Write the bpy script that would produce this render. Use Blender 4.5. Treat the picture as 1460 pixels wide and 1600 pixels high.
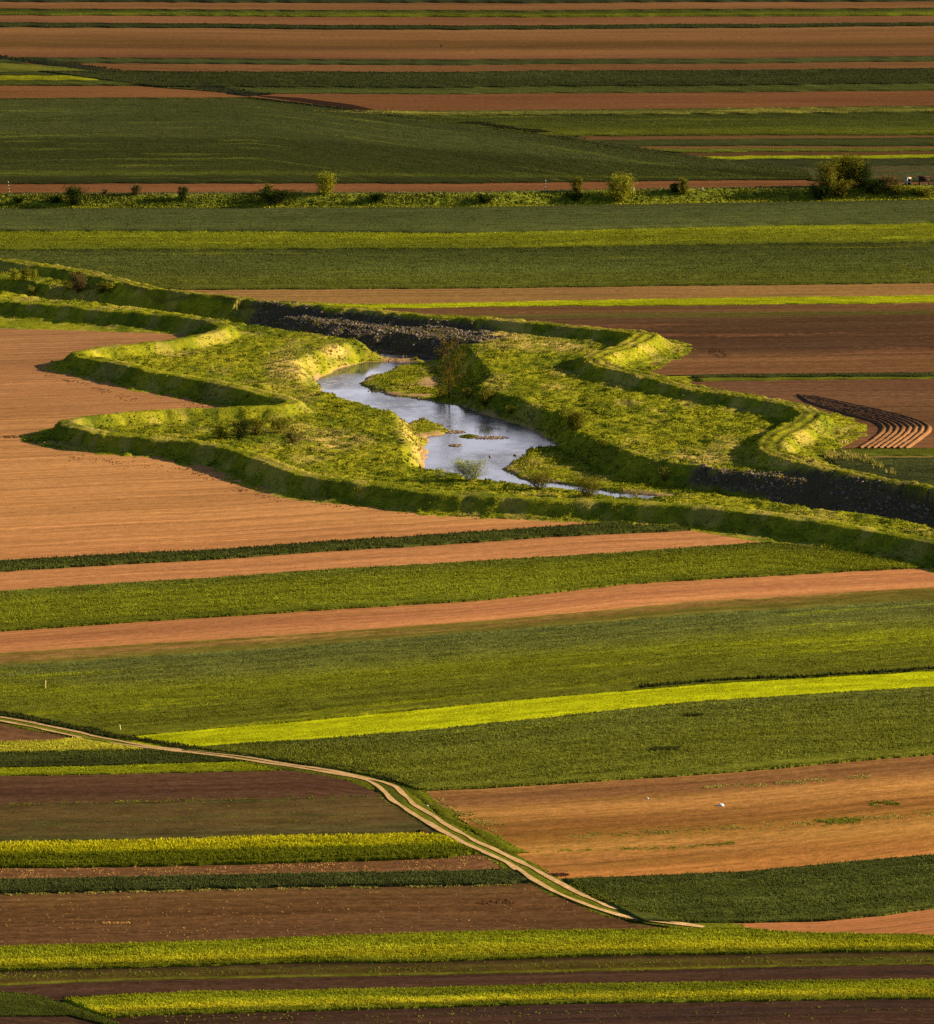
import bpy, math, random
import numpy as np
from mathutils import Vector, Matrix

for o in list(bpy.data.objects):
    bpy.data.objects.remove(o)
SC = bpy.context.scene
COL = SC.collection
RNG = np.random.default_rng(7)
random.seed(7)

# ------------------------------------------------------------------ camera
F, H = 8000.0, 120.0                      # focal length in photo pixels, height above the plain in metres
PITCH = math.atan(1365.0 / F)
cam_d = bpy.data.cameras.new("camera")
cam = bpy.data.objects.new("camera", cam_d)
COL.objects.link(cam)
cam.location = (0, 0, H)
cam.rotation_euler = (math.pi / 2 - PITCH, 0, 0)
cam_d.sensor_fit = 'VERTICAL'
cam_d.sensor_height = 36.0
cam_d.lens = 36.0 * F / 1600.0
cam_d.clip_start = 1.0
cam_d.clip_end = 30000.0
SC.camera = cam

# ------------------------------------------------------------------ light
SUN_AZ, SUN_EL = -6.0, 19.0                # degrees towards the camera from due right; elevation
sd = Vector((math.cos(math.radians(SUN_AZ)) * math.cos(math.radians(SUN_EL)),
             -math.sin(math.radians(SUN_AZ)) * math.cos(math.radians(SUN_EL)),
             math.sin(math.radians(SUN_EL))))
sun_d = bpy.data.lights.new("sun", 'SUN')
sun_d.energy = 5.0
sun_d.angle = math.radians(0.5)
SUN_COL = (1.0, 0.78, 0.50)
sun_d.color = SUN_COL
sun = bpy.data.objects.new("sun", sun_d)
COL.objects.link(sun)
sun.rotation_euler = sd.to_track_quat('Z', 'Y').to_euler()
sun.location = (300, 500, 300)

W = bpy.data.worlds.new("World")
SC.world = W
W.use_nodes = True
nt = W.node_tree
bg = nt.nodes['Background']
sky = nt.nodes.new('ShaderNodeTexSky')
sky.sky_type = 'NISHITA'
sky.sun_disc = False
sky.air_density = 0.85
sky.sun_elevation = math.radians(SUN_EL)
sky.sun_rotation = math.atan2(sd.x, sd.y)
# added bank of pale cloud beyond view, brightening the sky the river reflects
_tc = nt.nodes.new('ShaderNodeTexCoord'); _sep = nt.nodes.new('ShaderNodeSeparateXYZ'); nt.links.new(_tc.outputs['Generated'], _sep.inputs[0])
def _mr(v, a, b, c, d):
    n = nt.nodes.new('ShaderNodeMapRange'); n.inputs[1].default_value = a; n.inputs[2].default_value = b
    n.inputs[3].default_value = c; n.inputs[4].default_value = d; nt.links.new(v, n.inputs[0]); return n.outputs[0]
def _mul(a, b):
    n = nt.nodes.new('ShaderNodeMath'); n.operation = 'MULTIPLY'; nt.links.new(a, n.inputs[0]); nt.links.new(b, n.inputs[1]); return n.outputs[0]
_nz = nt.nodes.new('ShaderNodeTexNoise'); _nz.inputs['Scale'].default_value = 5.0; _nz.inputs['Detail'].default_value = 4.0
_mp = nt.nodes.new('ShaderNodeMapping'); _mp.inputs['Scale'].default_value = (1, 1, 3.0); nt.links.new(_tc.outputs['Generated'], _mp.inputs[0]); nt.links.new(_mp.outputs[0], _nz.inputs[0])
_cl = _mul(_mul(_mr(_sep.outputs[2], 0.02, 0.10, 0, 1), _mr(_sep.outputs[2], 0.28, 0.50, 1, 0)), _mul(_mr(_sep.outputs[1], 0.55, 0.9, 0, 1), _mr(_nz.outputs[0], 0.38, 0.6, 0.45, 1)))
_mx = nt.nodes.new('ShaderNodeMix'); _mx.data_type = 'RGBA'; nt.links.new(_cl, _mx.inputs[0]); nt.links.new(sky.outputs[0], _mx.inputs[6])
_mx.inputs[7].default_value = (14.0, 13.6, 15.6, 1)
nt.links.new(_mx.outputs[2], bg.inputs[0])
bg.inputs[1].default_value = 0.05
SC.view_settings.view_transform = 'Standard'
SC.view_settings.look = 'None'
SC.view_settings.gamma = 1.0
SC.view_settings.exposure = 1.35
SC.cycles.max_bounces = 5
SC.cycles.diffuse_bounces = 2
SC.cycles.transmission_bounces = 3
SC.cycles.use_denoising = False

# ------------------------------------------------------------------ helpers
CP, SP = math.cos(PITCH), math.sin(PITCH)

def P(u, v, z=0.0):
    """photo pixel -> point of the plain at height z"""
    u = np.asarray(u, float); v = np.asarray(v, float)
    a = (u - 730.0) / F; b = (800.0 - v) / F
    dy = CP + b * SP
    dz = -SP + b * CP
    k = (z - H) / dz
    return np.stack([a * k, dy * k], -1)

def to_px(x, y, z=0.0):
    fw = y * CP - (z - H) * SP
    up = y * SP + (z - H) * CP
    return 730 + F * x / fw, 800 - F * up / fw

_tabs = {}
def vn(x, y, seed=0):
    """smooth value noise 0..1"""
    if seed not in _tabs:
        _tabs[seed] = np.random.default_rng(1000 + seed).random((256, 256))
    T = _tabs[seed]
    xi = np.floor(x).astype(int); yi = np.floor(y).astype(int)
    fx = x - xi; fy = y - yi
    fx = fx * fx * (3 - 2 * fx); fy = fy * fy * (3 - 2 * fy)
    x0 = xi & 255; x1 = (xi + 1) & 255; y0 = yi & 255; y1 = (yi + 1) & 255
    return (T[y0, x0] * (1 - fx) + T[y0, x1] * fx) * (1 - fy) + (T[y1, x0] * (1 - fx) + T[y1, x1] * fx) * fy

def fbm(x, y, seed=0, o=3):
    s = 0; a = 1; t = 0
    for i in range(o):
        s = s + a * vn(x * 2 ** i, y * 2 ** i, seed + i); t += a; a *= 0.5
    return s / t

def interp(x, pts):
    xs = np.array([p[0] for p in pts], float); ys = np.array([p[1] for p in pts], float)
    x = np.asarray(x, float)
    y = np.interp(x, xs, ys)
    if len(xs) > 1:
        sl = (ys[1] - ys[0]) / (xs[1] - xs[0]); y = np.where(x < xs[0], ys[0] + (x - xs[0]) * sl, y)
        sl = (ys[-1] - ys[-2]) / (xs[-1] - xs[-2]); y = np.where(x > xs[-1], ys[-1] + (x - xs[-1]) * sl, y)
    return y

def seg_dist(px, py, poly, closed=False):
    d = np.full(px.shape, 1e9)
    n = len(poly)
    for i in range(n if closed else n - 1):
        ax, ay = poly[i]; bx, by = poly[(i + 1) % n]
        vx, vy = bx - ax, by - ay
        L = vx * vx + vy * vy + 1e-12
        t = np.clip(((px - ax) * vx + (py - ay) * vy) / L, 0, 1)
        d = np.minimum(d, (px - ax - t * vx) ** 2 + (py - ay - t * vy) ** 2)
    return np.sqrt(d)

def inside(px, py, poly):
    r = np.zeros(px.shape, bool)
    n = len(poly)
    for i in range(n):
        ax, ay = poly[i]; bx, by = poly[(i + 1) % n]
        if ay == by: continue
        c = ((ay > py) != (by > py)) & (px < (bx - ax) * (py - ay) / (by - ay) + ax)
        r ^= c
    return r

def sdist(px, py, poly):
    d = seg_dist(px, py, poly, True)
    return np.where(inside(px, py, poly), -d, d)

def mesh_np(name, V, faces, mats, uvs=None, mask=None, smooth=False):
    """V (n,3); faces: list of (k-gon index arrays (m,k)); uvs: dict name->(n,2) per vertex; mask (n,4) point colour"""
    me = bpy.data.meshes.new(name)
    V = np.ascontiguousarray(V, np.float32)
    me.vertices.add(len(V)); me.vertices.foreach_set("co", V.ravel())
    idx = np.concatenate([f.ravel() for f in faces]).astype(np.int32)
    tot = np.concatenate([np.full(len(f), f.shape[1]) for f in faces]).astype(np.int32)
    st = np.concatenate([[0], np.cumsum(tot)[:-1]]).astype(np.int32)
    me.loops.add(len(idx)); me.loops.foreach_set("vertex_index", idx)
    me.polygons.add(len(tot)); me.polygons.foreach_set("loop_start", st)
    try: me.polygons.foreach_set("loop_total", tot)
    except Exception: pass
    if smooth: me.polygons.foreach_set("use_smooth", np.ones(len(tot), bool))
    me.update(calc_edges=True)
    if uvs:
        for k, a in uvs.items():
            l = me.uv_layers.new(name=k)
            l.data.foreach_set("uv", np.ascontiguousarray(a[idx], np.float32).ravel())
    if mask is not None:
        ca = me.color_attributes.new("mask", 'FLOAT_COLOR', 'POINT')
        ca.data.foreach_set("color", np.ascontiguousarray(mask, np.float32).ravel())
    for m in (mats if isinstance(mats, (list, tuple)) else [mats]):
        me.materials.append(m)
    return me

def link(name, me, parent=None, label=None, cat=None, kind=None, group=None, loc=None):
    o = bpy.data.objects.new(name, me)
    COL.objects.link(o)
    if parent is not None: o.parent = parent
    if loc is not None: o.location = loc
    if label: o["label"] = label
    if cat: o["category"] = cat
    if kind: o["kind"] = kind
    if group: o["group"] = group
    return o

def lin(c):
    return tuple(((x / 255.0) / 12.92 if x <= 10.3 else ((x / 255.0 + 0.055) / 1.055) ** 2.4) for x in c)

# light falling on level ground, used to turn colours read off the photograph into albedos
EXPO = 2 ** SC.view_settings.exposure
_e = 5.0 * math.sin(math.radians(SUN_EL)) / math.pi * EXPO
LIGHT = (_e * SUN_COL[0] + 0.05, _e * SUN_COL[1] + 0.16, _e * SUN_COL[2] + 0.29)

def alb(c, k=1.0):
    l = lin(c)
    return tuple(min(0.75, max(0.004, l[i] / LIGHT[i] * k)) for i in range(3)) + (1.0,)

# ------------------------------------------------------------------ materials
def newmat(name):
    m = bpy.data.materials.new(name); m.use_nodes = True
    t = m.node_tree; t.nodes.clear()
    out = t.nodes.new('ShaderNodeOutputMaterial')
    return m, t, out

def N(t, typ, **kw):
    n = t.nodes.new(typ)
    for k, v in kw.items():
        setattr(n, k, v)
    return n

def noise(t, vec, scale, detail=3.0, rough=0.6):
    n = N(t, 'ShaderNodeTexNoise'); n.inputs['Scale'].default_value = scale
    n.inputs['Detail'].default_value = detail; n.inputs['Roughness'].default_value = rough
    t.links.new(vec, n.inputs['Vector'])
    return n.outputs['Fac']

def scaled(t, vec, s):
    n = N(t, 'ShaderNodeVectorMath', operation='MULTIPLY'); n.inputs[1].default_value = s
    t.links.new(vec, n.inputs[0]); return n.outputs[0]

def maprange(t, v, a, b, c, d):
    n = N(t, 'ShaderNodeMapRange'); n.inputs[1].default_value = a; n.inputs[2].default_value = b
    n.inputs[3].default_value = c; n.inputs[4].default_value = d
    t.links.new(v, n.inputs[0]); return n.outputs[0]

def mth(t, op, a, b):
    n = N(t, 'ShaderNodeMath', operation=op)
    for i, x in enumerate((a, b)):
        if isinstance(x, (int, float)): n.inputs[i].default_value = x
        else: t.links.new(x, n.inputs[i])
    return n.outputs[0]

def mix(t, fac, a, b, blend='MIX'):
    n = N(t, 'ShaderNodeMix', data_type='RGBA', blend_type=blend)
    for s, x in ((0, fac), (6, a), (7, b)):
        if isinstance(x, (int, float)): n.inputs[s].default_value = x
        elif isinstance(x, tuple): n.inputs[s].default_value = x
        else: t.links.new(x, n.inputs[s])
    return n.outputs[2]

def ramp(t, fac, stops, interp_='LINEAR'):
    n = N(t, 'ShaderNodeValToRGB'); cr = n.color_ramp; cr.interpolation = interp_
    while len(cr.elements) > 1: cr.elements.remove(cr.elements[-1])
    cr.elements[0].position = stops[0][0]; cr.elements[0].color = stops[0][1]
    for p, c in stops[1:]:
        e = cr.elements.new(p); e.color = c
    t.links.new(fac, n.inputs[0]); return n.outputs[0]

def surface(t, out, col, trans=0.0, bump=None, bdist=0.1, bstr=0.6, rough=0.9, spec=0.0):
    p = N(t, 'ShaderNodeBsdfPrincipled')
    p.inputs['Roughness'].default_value = rough
    p.inputs['Specular IOR Level'].default_value = spec
    t.links.new(col, p.inputs['Base Color'])
    if bump is not None:
        b = N(t, 'ShaderNodeBump'); b.inputs['Strength'].default_value = bstr; b.inputs['Distance'].default_value = bdist
        t.links.new(bump, b.inputs['Height']); t.links.new(b.outputs[0], p.inputs['Normal'])
    if trans > 0:
        tr = N(t, 'ShaderNodeBsdfTranslucent'); t.links.new(col, tr.inputs[0])
        mx = N(t, 'ShaderNodeMixShader'); mx.inputs[0].default_value = trans
        t.links.new(p.outputs[0], mx.inputs[1]); t.links.new(tr.outputs[0], mx.inputs[2])
        t.links.new(mx.outputs[0], out.inputs[0])
    else:
        t.links.new(p.outputs[0], out.inputs[0])

def field_mat(name, stops, crop=False, patch=None, patch_amt=0.5, fleck=None, fleck_amt=0.62, var=0.35, k=1.0, streak=0.16, warp=0.12, wet=None):
    """stops: [(s, rgb)] across the strip (0 far edge, 1 near edge). Growth, seed rows and residue vary along the rows."""
    m, t, out = newmat(name)
    uvm = N(t, 'ShaderNodeUVMap'); uvm.uv_map = "metric"
    uvn = N(t, 'ShaderNodeUVMap'); uvn.uv_map = "across"
    M = uvm.outputs[0]
    sx = N(t, 'ShaderNodeSeparateXYZ'); t.links.new(uvn.outputs[0], sx.inputs[0])
    wn = noise(t, scaled(t, M, (0.012, 0.06, 1)), 1.0, 3)
    fine = noise(t, scaled(t, M, (0.7, 1.0, 1)), 1.0, 4, 0.7)
    s = mth(t, 'ADD', sx.outputs[1], mth(t, 'MULTIPLY', mth(t, 'ADD', wn, -0.5), warp))
    if len(stops) == 1:
        stops = [stops[0], (1.0, stops[0][1])]
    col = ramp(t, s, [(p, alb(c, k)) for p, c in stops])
    if wet:
        wm = noise(t, scaled(t, M, (0.008, 0.045, 1)), 1.0, 3, 0.5)
        col = mix(t, maprange(t, wm, 0.50, 0.66, 0, 0.75), col, alb(wet, k))
    if patch:
        pn = noise(t, scaled(t, M, (0.02, 0.12, 1)), 1.0, 4, 0.65)
        pf = mth(t, 'ADD', pn, mth(t, 'MULTIPLY', mth(t, 'ADD', fine, -0.5), 0.25))
        col = mix(t, maprange(t, pf, patch_amt, patch_amt + 0.1, 0, 0.85), col, alb(patch, k))
    # brightness variation: long streaks + fine grain
    st = noise(t, scaled(t, M, (0.01, 0.55, 1)), 1.0, 3, 0.6)
    st2 = noise(t, scaled(t, M, (0.03, 1.9, 1)), 1.0, 2, 0.6)
    clump = noise(t, scaled(t, M, (0.16, 0.5, 1)), 1.0, 3, 0.6)
    grain = noise(t, scaled(t, M, (2.6, 2.2, 1)), 1.0, 2, 0.6)
    a = maprange(t, st, 0.3, 0.7, 1 - streak, 1 + streak)
    a = mth(t, 'MULTIPLY', a, maprange(t, st2, 0.3, 0.7, 1 - streak * 0.7, 1 + streak * 0.7))
    a = mth(t, 'MULTIPLY', a, maprange(t, clump, 0.3, 0.7, 1 - (0.28 if crop else 0.09), 1 + (0.28 if crop else 0.09)))
    a = mth(t, 'MULTIPLY', a, maprange(t, grain, 0.3, 0.7, 1 - var * 0.7, 1 + var * 0.7))
    b = maprange(t, fine, 0.3, 0.7, 1 - var, 1 + var)
    ab = mth(t, 'MULTIPLY', a, b)
    if crop:
        gi = N(t, 'ShaderNodeNewGeometry')
        ab = mth(t, 'MULTIPLY', ab, maprange(t, gi.outputs['Random Per Island'], 0, 1, 0.72, 1.3))
    drift = noise(t, scaled(t, M, (0.010, 0.035, 1)), 1.0, 2, 0.5)
    ab = mth(t, 'MULTIPLY', ab, maprange(t, drift, 0.35, 0.65, 0.86, 1.14))
    comb = N(t, 'ShaderNodeCombineColor')
    for i in range(3): t.links.new(ab, comb.inputs[i])
    col = mix(t, 1.0, col, comb.outputs[0], 'MULTIPLY')
    if fleck:
        fn = noise(t, scaled(t, M, (0.8, 2.2, 1)), 1.0, 2, 0.5)
        gate = noise(t, scaled(t, M, (0.03, 0.12, 1)), 1.0, 2, 0.5)
        ff = mth(t, 'ADD', fn, mth(t, 'MULTIPLY', mth(t, 'ADD', gate, -0.5), 0.35))
        col = mix(t, maprange(t, ff, fleck_amt, fleck_amt + 0.06, 0, 0.9), col, alb(fleck, k))
    surface(t, out, col, 0.3 if crop else 0.0, mth(t, 'ADD', fine, mth(t, 'MULTIPLY', st, 0.6)), 0.06 if not crop else 0.2, 0.5)
    return m

def plain_mat(name, c, rough=0.8, var=0.2, scale=4.0, k=1.0, trans=0.0, c2=None, metal=0.0):
    m, t, out = newmat(name)
    tc = N(t, 'ShaderNodeTexCoord')
    n = noise(t, tc.outputs['Object'], scale, 4)
    gi = N(t, 'ShaderNodeNewGeometry')
    f = mth(t, 'ADD', mth(t, 'MULTIPLY', n, 0.6), mth(t, 'MULTIPLY', gi.outputs['Random Per Island'], 0.4))
    A = alb(c, k); B = alb(c2, k) if c2 else A
    lo = tuple(x * (1 - var) for x in A[:3]) + (1,); hi = tuple(min(0.9, x * (1 + var)) for x in B[:3]) + (1,)
    col = mix(t, maprange(t, f, 0.25, 0.75, 0, 1), lo, hi)
    surface(t, out, col, trans, n, 0.02, 0.4, rough)
    return m

# ------------------------------------------------------------------ river corridor: levees, floodplain, banks
def PL(pts, z):
    return [tuple(P(a, b, z)) for a, b in pts]

CZ = 2.35
far_crest_px = [(-500, 372), (-200, 390), (0, 404), (86, 414), (144, 425), (205, 443), (257, 453), (342, 461), (411, 470), (500, 475), (540, 479), (608, 486),
                (677, 491), (745, 494), (800, 498), (860, 504), (942, 512), (990, 517), (1013, 523), (983, 538), (950, 548), (928, 558), (952, 572), (1024, 589),
                (1090, 606), (1148, 614), (1209, 624), (1250, 632), (1268, 643), (1252, 659), (1222, 675), (1200, 691), (1212, 704), (1250, 717), (1312, 733), (1374, 746),
                (1460, 762), (1700, 808), (2100, 900)]
near_crest_px = [(-500, 452), (-200, 461), (0, 468), (103, 477), (205, 486), (274, 491), (325, 498), (349, 508), (335, 518), (290, 528), (205, 538), (150, 543), (122, 549),
                 (130, 556), (171, 562), (240, 579), (308, 590), (377, 604), (440, 619), (462, 626), (440, 633), (340, 637), (253, 640), (192, 645), (140, 650), (106, 656), (110, 664), (171, 677),
                 (291, 686), (360, 699), (420, 720), (471, 738), (523, 749), (608, 758), (677, 768), (745, 772), (800, 774), (860, 778), (983, 783), (1065, 789), (1168, 797),
                 (1271, 810), (1374, 830), (1460, 846), (1700, 895), (2100, 985)]
far_crest = PL(far_crest_px, CZ); near_crest = PL(near_crest_px, CZ)
corridor = far_crest + near_crest[::-1]

def near(pts, off=4.5):
    return [(p[0], p[1] + off) for p in PL(pts, 0.6)]
WZ = -2.5
water = (PL([(690, 560), (600, 553), (520, 545), (450, 532), (380, 518), (300, 506), (150, 486), (0, 466), (-400, 440)], WZ)
         + PL([(-400, 449), (0, 476), (150, 496), (300, 514), (400, 530), (480, 543), (540, 550), (590, 556), (620, 562), (642, 561), (668, 567), (640, 566), (600, 565), (574, 566), (540, 574), (512, 584), (499, 593)], WZ)
         + near([(499, 606), (523, 613), (557, 625), (598, 637), (622, 645)])
         + PL([(655, 654), (679, 662), (710, 674), (696, 680), (671, 682), (668, 700)], WZ)
         + near([(664, 727), (690, 737), (715, 741), (753, 747), (792, 755), (819, 758), (901, 769), (942, 774), (1000, 781)])
         + PL([(1100, 796), (1250, 818), (1460, 848), (1800, 910)], WZ)
         + PL([(1800, 885), (1460, 826), (1250, 797), (1100, 782), (984, 771), (945, 767), (874, 756), (858, 755), (827, 751), (800, 743), (786, 734), (797, 722), (825, 711), (816, 703), (847, 699), (874, 701), (866, 692),
               (858, 686), (833, 673), (800, 660), (778, 654), (753, 645), (715, 634), (682, 628), (655, 623), (616, 619), (600, 615), (581, 610), (564, 601), (574, 591), (608, 579), (642, 570), (690, 567), (712, 565)], WZ))
bars = [PL([(560, 601), (574, 588), (608, 576), (642, 568), (690, 566), (712, 572), (722, 588), (735, 600), (742, 612), (725, 626), (690, 629), (616, 620), (581, 611)], -2.1),
        PL([(786, 734), (797, 721), (820, 711), (812, 703), (847, 697), (874, 700), (885, 706), (929, 728), (984, 747), (1040, 757), (1120, 768), (1200, 785), (1100, 786), (1000, 773), (942, 768), (874, 758), (827, 752), (800, 744)], -2.1),
        PL([(622, 640), (655, 652), (679, 660), (714, 674), (696, 682), (671, 684), (664, 718), (656, 700), (650, 680), (640, 662), (628, 650)], -2.1),
        PL([(525, 545), (560, 552), (620, 563), (645, 560), (600, 551)], -2.1)]
rip_polys = [PL([(385, 492), (440, 494), (520, 499), (620, 509), (700, 518), (770, 528), (785, 538), (745, 546), (690, 543), (600, 536), (520, 528), (450, 515), (385, 502)], -0.5),
             PL([(1060, 745), (1095, 738), (1160, 747), (1240, 755), (1340, 770), (1460, 787), (1800, 840), (1800, 880), (1460, 813), (1300, 790), (1180, 777), (1100, 766), (1050, 753)], -0.5)]

# the right edge of the floodplain's bite of bank at the tree, where the bank stands steep
XR, Y0, Y1, STEP = 150.0, 590.0, 1110.0, 0.5
gx = np.arange(-XR, XR + 0.01, STEP); gy = np.arange(Y0, Y1 + 0.01, STEP)
GX, GY = np.meshgrid(gx, gy)

def terrain(X, Y):
    wx = (fbm(X / 4.0, Y / 4.0, 21) - 0.5) * 2.2
    wy = (fbm(X / 4.0, Y / 4.0, 25) - 0.5) * 2.2
    Xw, Yw = X + wx, Y + wy
    dlf = seg_dist(X + wx * 0.5, Y + wy * 0.5, far_crest); dln = seg_dist(X + wx * 0.5, Y + wy * 0.5, near_crest)
    dl = np.minimum(dlf, dln); isfar = dlf < dln
    ins = inside(X, Y, corridor)
    d = np.maximum(0, dl - 1.2 - 0.7 * isfar + (fbm(X / 8, Y / 8, 17) - 0.5) * 0.9)
    side = np.where(ins, 4.2, np.where(isfar, 7.0, 4.0)) + (fbm(X / 9, Y / 9, 5) - 0.5) * 2.4
    t = np.clip(1 - d / side, 0, 1)
    lev = np.maximum(CZ - 0.22 + (fbm(X / 11, Y / 11, 19) - 0.5) * 0.4 - (np.where(isfar, 0.85, 1.05) + 0.6 * (fbm(X / 6, Y / 6, 13) - 0.5)) * d + (fbm(X / 2.6, Y / 3.0, 15) - 0.5) * 0.9 * np.clip(d, 0, 1), 0) ; tail_ = 0.75 * t ** 2; lev = np.maximum(lev, tail_) + 0.12 * np.exp(-((lev - tail_) / 0.5) ** 2) * np.clip(t * 6, 0, 1) + 0.25 * np.clip(1 - d / (side + np.where(isfar, 1.5, 2.8)), 0, 1) ** 0.5
    # two wheel tracks worn into the levee top
    tr = np.exp(-((dl - 0.85) / 0.33) ** 2)
    lev = lev - 0.25 * tr * isfar
    out_h = lev - 0.12
    flood = 0.75 + (fbm(X / 14, Y / 14, 9) - 0.5) * 0.7
    inn = np.maximum(flood, lev)
    dw = sdist(Xw, Yw, water)
    rip = np.full(X.shape, 1e9)
    for p in rip_polys: rip = np.minimum(rip, sdist(Xw, Yw, p))
    bank = np.where(dw < 0, WZ - 0.25 + np.clip(dw * 0.25, -0.9, 0), WZ - 0.02 + dw * (np.where(rip < 2, 0.58, 1.0) + 0.5 * (fbm(X / 7, Y / 7, 31) - 0.5)))
    inn = np.minimum(inn, bank)
    bmin = np.full(X.shape, 1e9)
    for p in bars:
        s = sdist(X + wx * 0.5, Y + wy * 0.5, p)
        bmin = np.minimum(bmin, s)
    low = -2.12 + (fbm(X / 5, Y / 5, 41) - 0.5) * 0.35 + np.clip(bmin, 0, 99) * 1.0
    low = np.where(dw < 1.2, np.minimum(low, WZ + 0.05 + np.maximum(dw, 0) * 0.3), low)
    inn = np.where(bmin < 6, np.minimum(inn, np.where(dw < 0, inn, low)), inn)
    h = np.where(ins, inn, out_h)
    pits = -0.30 * np.clip((fbm(X / 1.5, Y / 1.2, 181, 2) - 0.62) * 6, 0, 1) - 0.3 * np.clip((fbm(X / 3.5, Y / 1.5, 185, 2) - 0.64) * 8, 0, 1)
    rough = pits + (fbm(X / 3.2, Y / 4.5, 53) - 0.5) * 0.45 + (fbm(X / 1.3, Y / 1.3, 51) - 0.5) * 0.35 + (fbm(X / 0.45, Y / 0.45, 57, 2) - 0.5) * 0.16
    amp = np.clip((h + 0.1) / 0.5, 0, 1) * (h > -0.1) + (h < WZ + 1.2) * 0.3 + ((h >= WZ + 1.2) & (h <= -0.1)) * 1.1
    amp = np.where(ins, amp, np.clip((h + 0.12) / 0.3, 0, 1))
    amp = np.where((dl < 1.6), amp * 0.5, amp)
    h = h + rough * amp
    return h, ins, dl, dw, bmin, rip

TH, TINS, TDL, TDW, TBAR, TRIP = terrain(GX, GY)

def gsample(A, x, y):
    i = np.clip(((y - Y0) / STEP), 0, A.shape[0] - 1.001); j = np.clip(((x + XR) / STEP), 0, A.shape[1] - 1.001)
    i0 = i.astype(int); j0 = j.astype(int); fi = i - i0; fj = j - j0
    return (A[i0, j0] * (1 - fj) + A[i0, j0 + 1] * fj) * (1 - fi) + (A[i0 + 1, j0] * (1 - fj) + A[i0 + 1, j0 + 1] * fj) * fi

def hgt(x, y):
    x = np.atleast_1d(np.asarray(x, float)); y = np.atleast_1d(np.asarray(y, float))
    okk = (x > -XR) & (x < XR) & (y > Y0) & (y < Y1)
    return np.where(okk, np.maximum(gsample(TH, x, y), np.where(okk & (gsample(TINS.astype(float), x, y) > .5), -99, 0.0)), 0.0)

def hit(u, v):
    """where the line of sight through a photo pixel meets the ground"""
    zs = np.linspace(4.0, -3.2, 721)
    p = P(np.full(zs.shape, float(u)), np.full(zs.shape, float(v)), zs)
    h = hgt(p[:, 0], p[:, 1])
    k = np.argmax(zs <= h)
    return p[k, 0], p[k, 1], float(h[k])

def emb_line(v_at):
    return v_at

def mask_of(X, Y, h, ins, dl, dw, bmin, rip):
    n1 = fbm(X / 6, Y / 6, 61); n2 = fbm(X / 2, Y / 2, 67)
    r = np.clip(0.5 - (rip + (n2 - 0.5) * 5) / 2.0, 0, 1) * (h < 1.9 + (n1 - .5)) * (h > WZ - 0.2) * np.clip(bmin, 0, 1)
    # sand at the lip of the bars and along the water
    sand = np.clip(1 - np.abs(dw) / (0.25 + 2.0 * (n1 > 0.57)), 0, 1) * (h < -1.9)
    sand = np.maximum(sand, (dw < 0) * 1.0)
    px, py = to_px(X, Y, h)
    for (cu, cv, ru, rv) in ((625, 563, 22, 3.2), (672, 597, 16, 7), (600, 616, 26, 3.2), (708, 676, 10, 3), (655, 617, 20, 2)):
        sand = np.maximum(sand, np.clip(1.6 - np.hypot((px - cu) / ru, (py - cv) / rv) - (n2 - .5), 0, 1))
    dry = np.zeros(X.shape)
    for (cu, cv, ru, rv) in ((455, 572, 38, 26), (525, 548, 22, 13), (638, 668, 16, 26), (652, 705, 10, 22), (1090, 715, 60, 10), (1215, 722, 60, 9), (790, 528, 42, 14), (860, 540, 60, 10), (520, 690, 60, 16)):
        dry = np.maximum(dry, np.clip(1.35 - np.hypot((px - cu) / ru, (py - cv) / rv), 0, 1) * np.clip((n2 - 0.3) * 3.0, 0, 1))
    bare = np.clip((fbm(X / 3.0, Y / 4.0, 171) - 0.57) * 6, 0, 0.32) * (dl < 7)
    dry = np.maximum(dry, bare + 0.35 * np.clip((fbm(X / 5.0, Y / 9.0, 175) - 0.6) * 6, 0, 1))
    path = np.exp(-((dl - 0.85) / 0.38) ** 2) * (seg_dist(X, Y, far_crest) < 2.5)
    return np.stack([r, sand, dry, path], -1)

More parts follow.
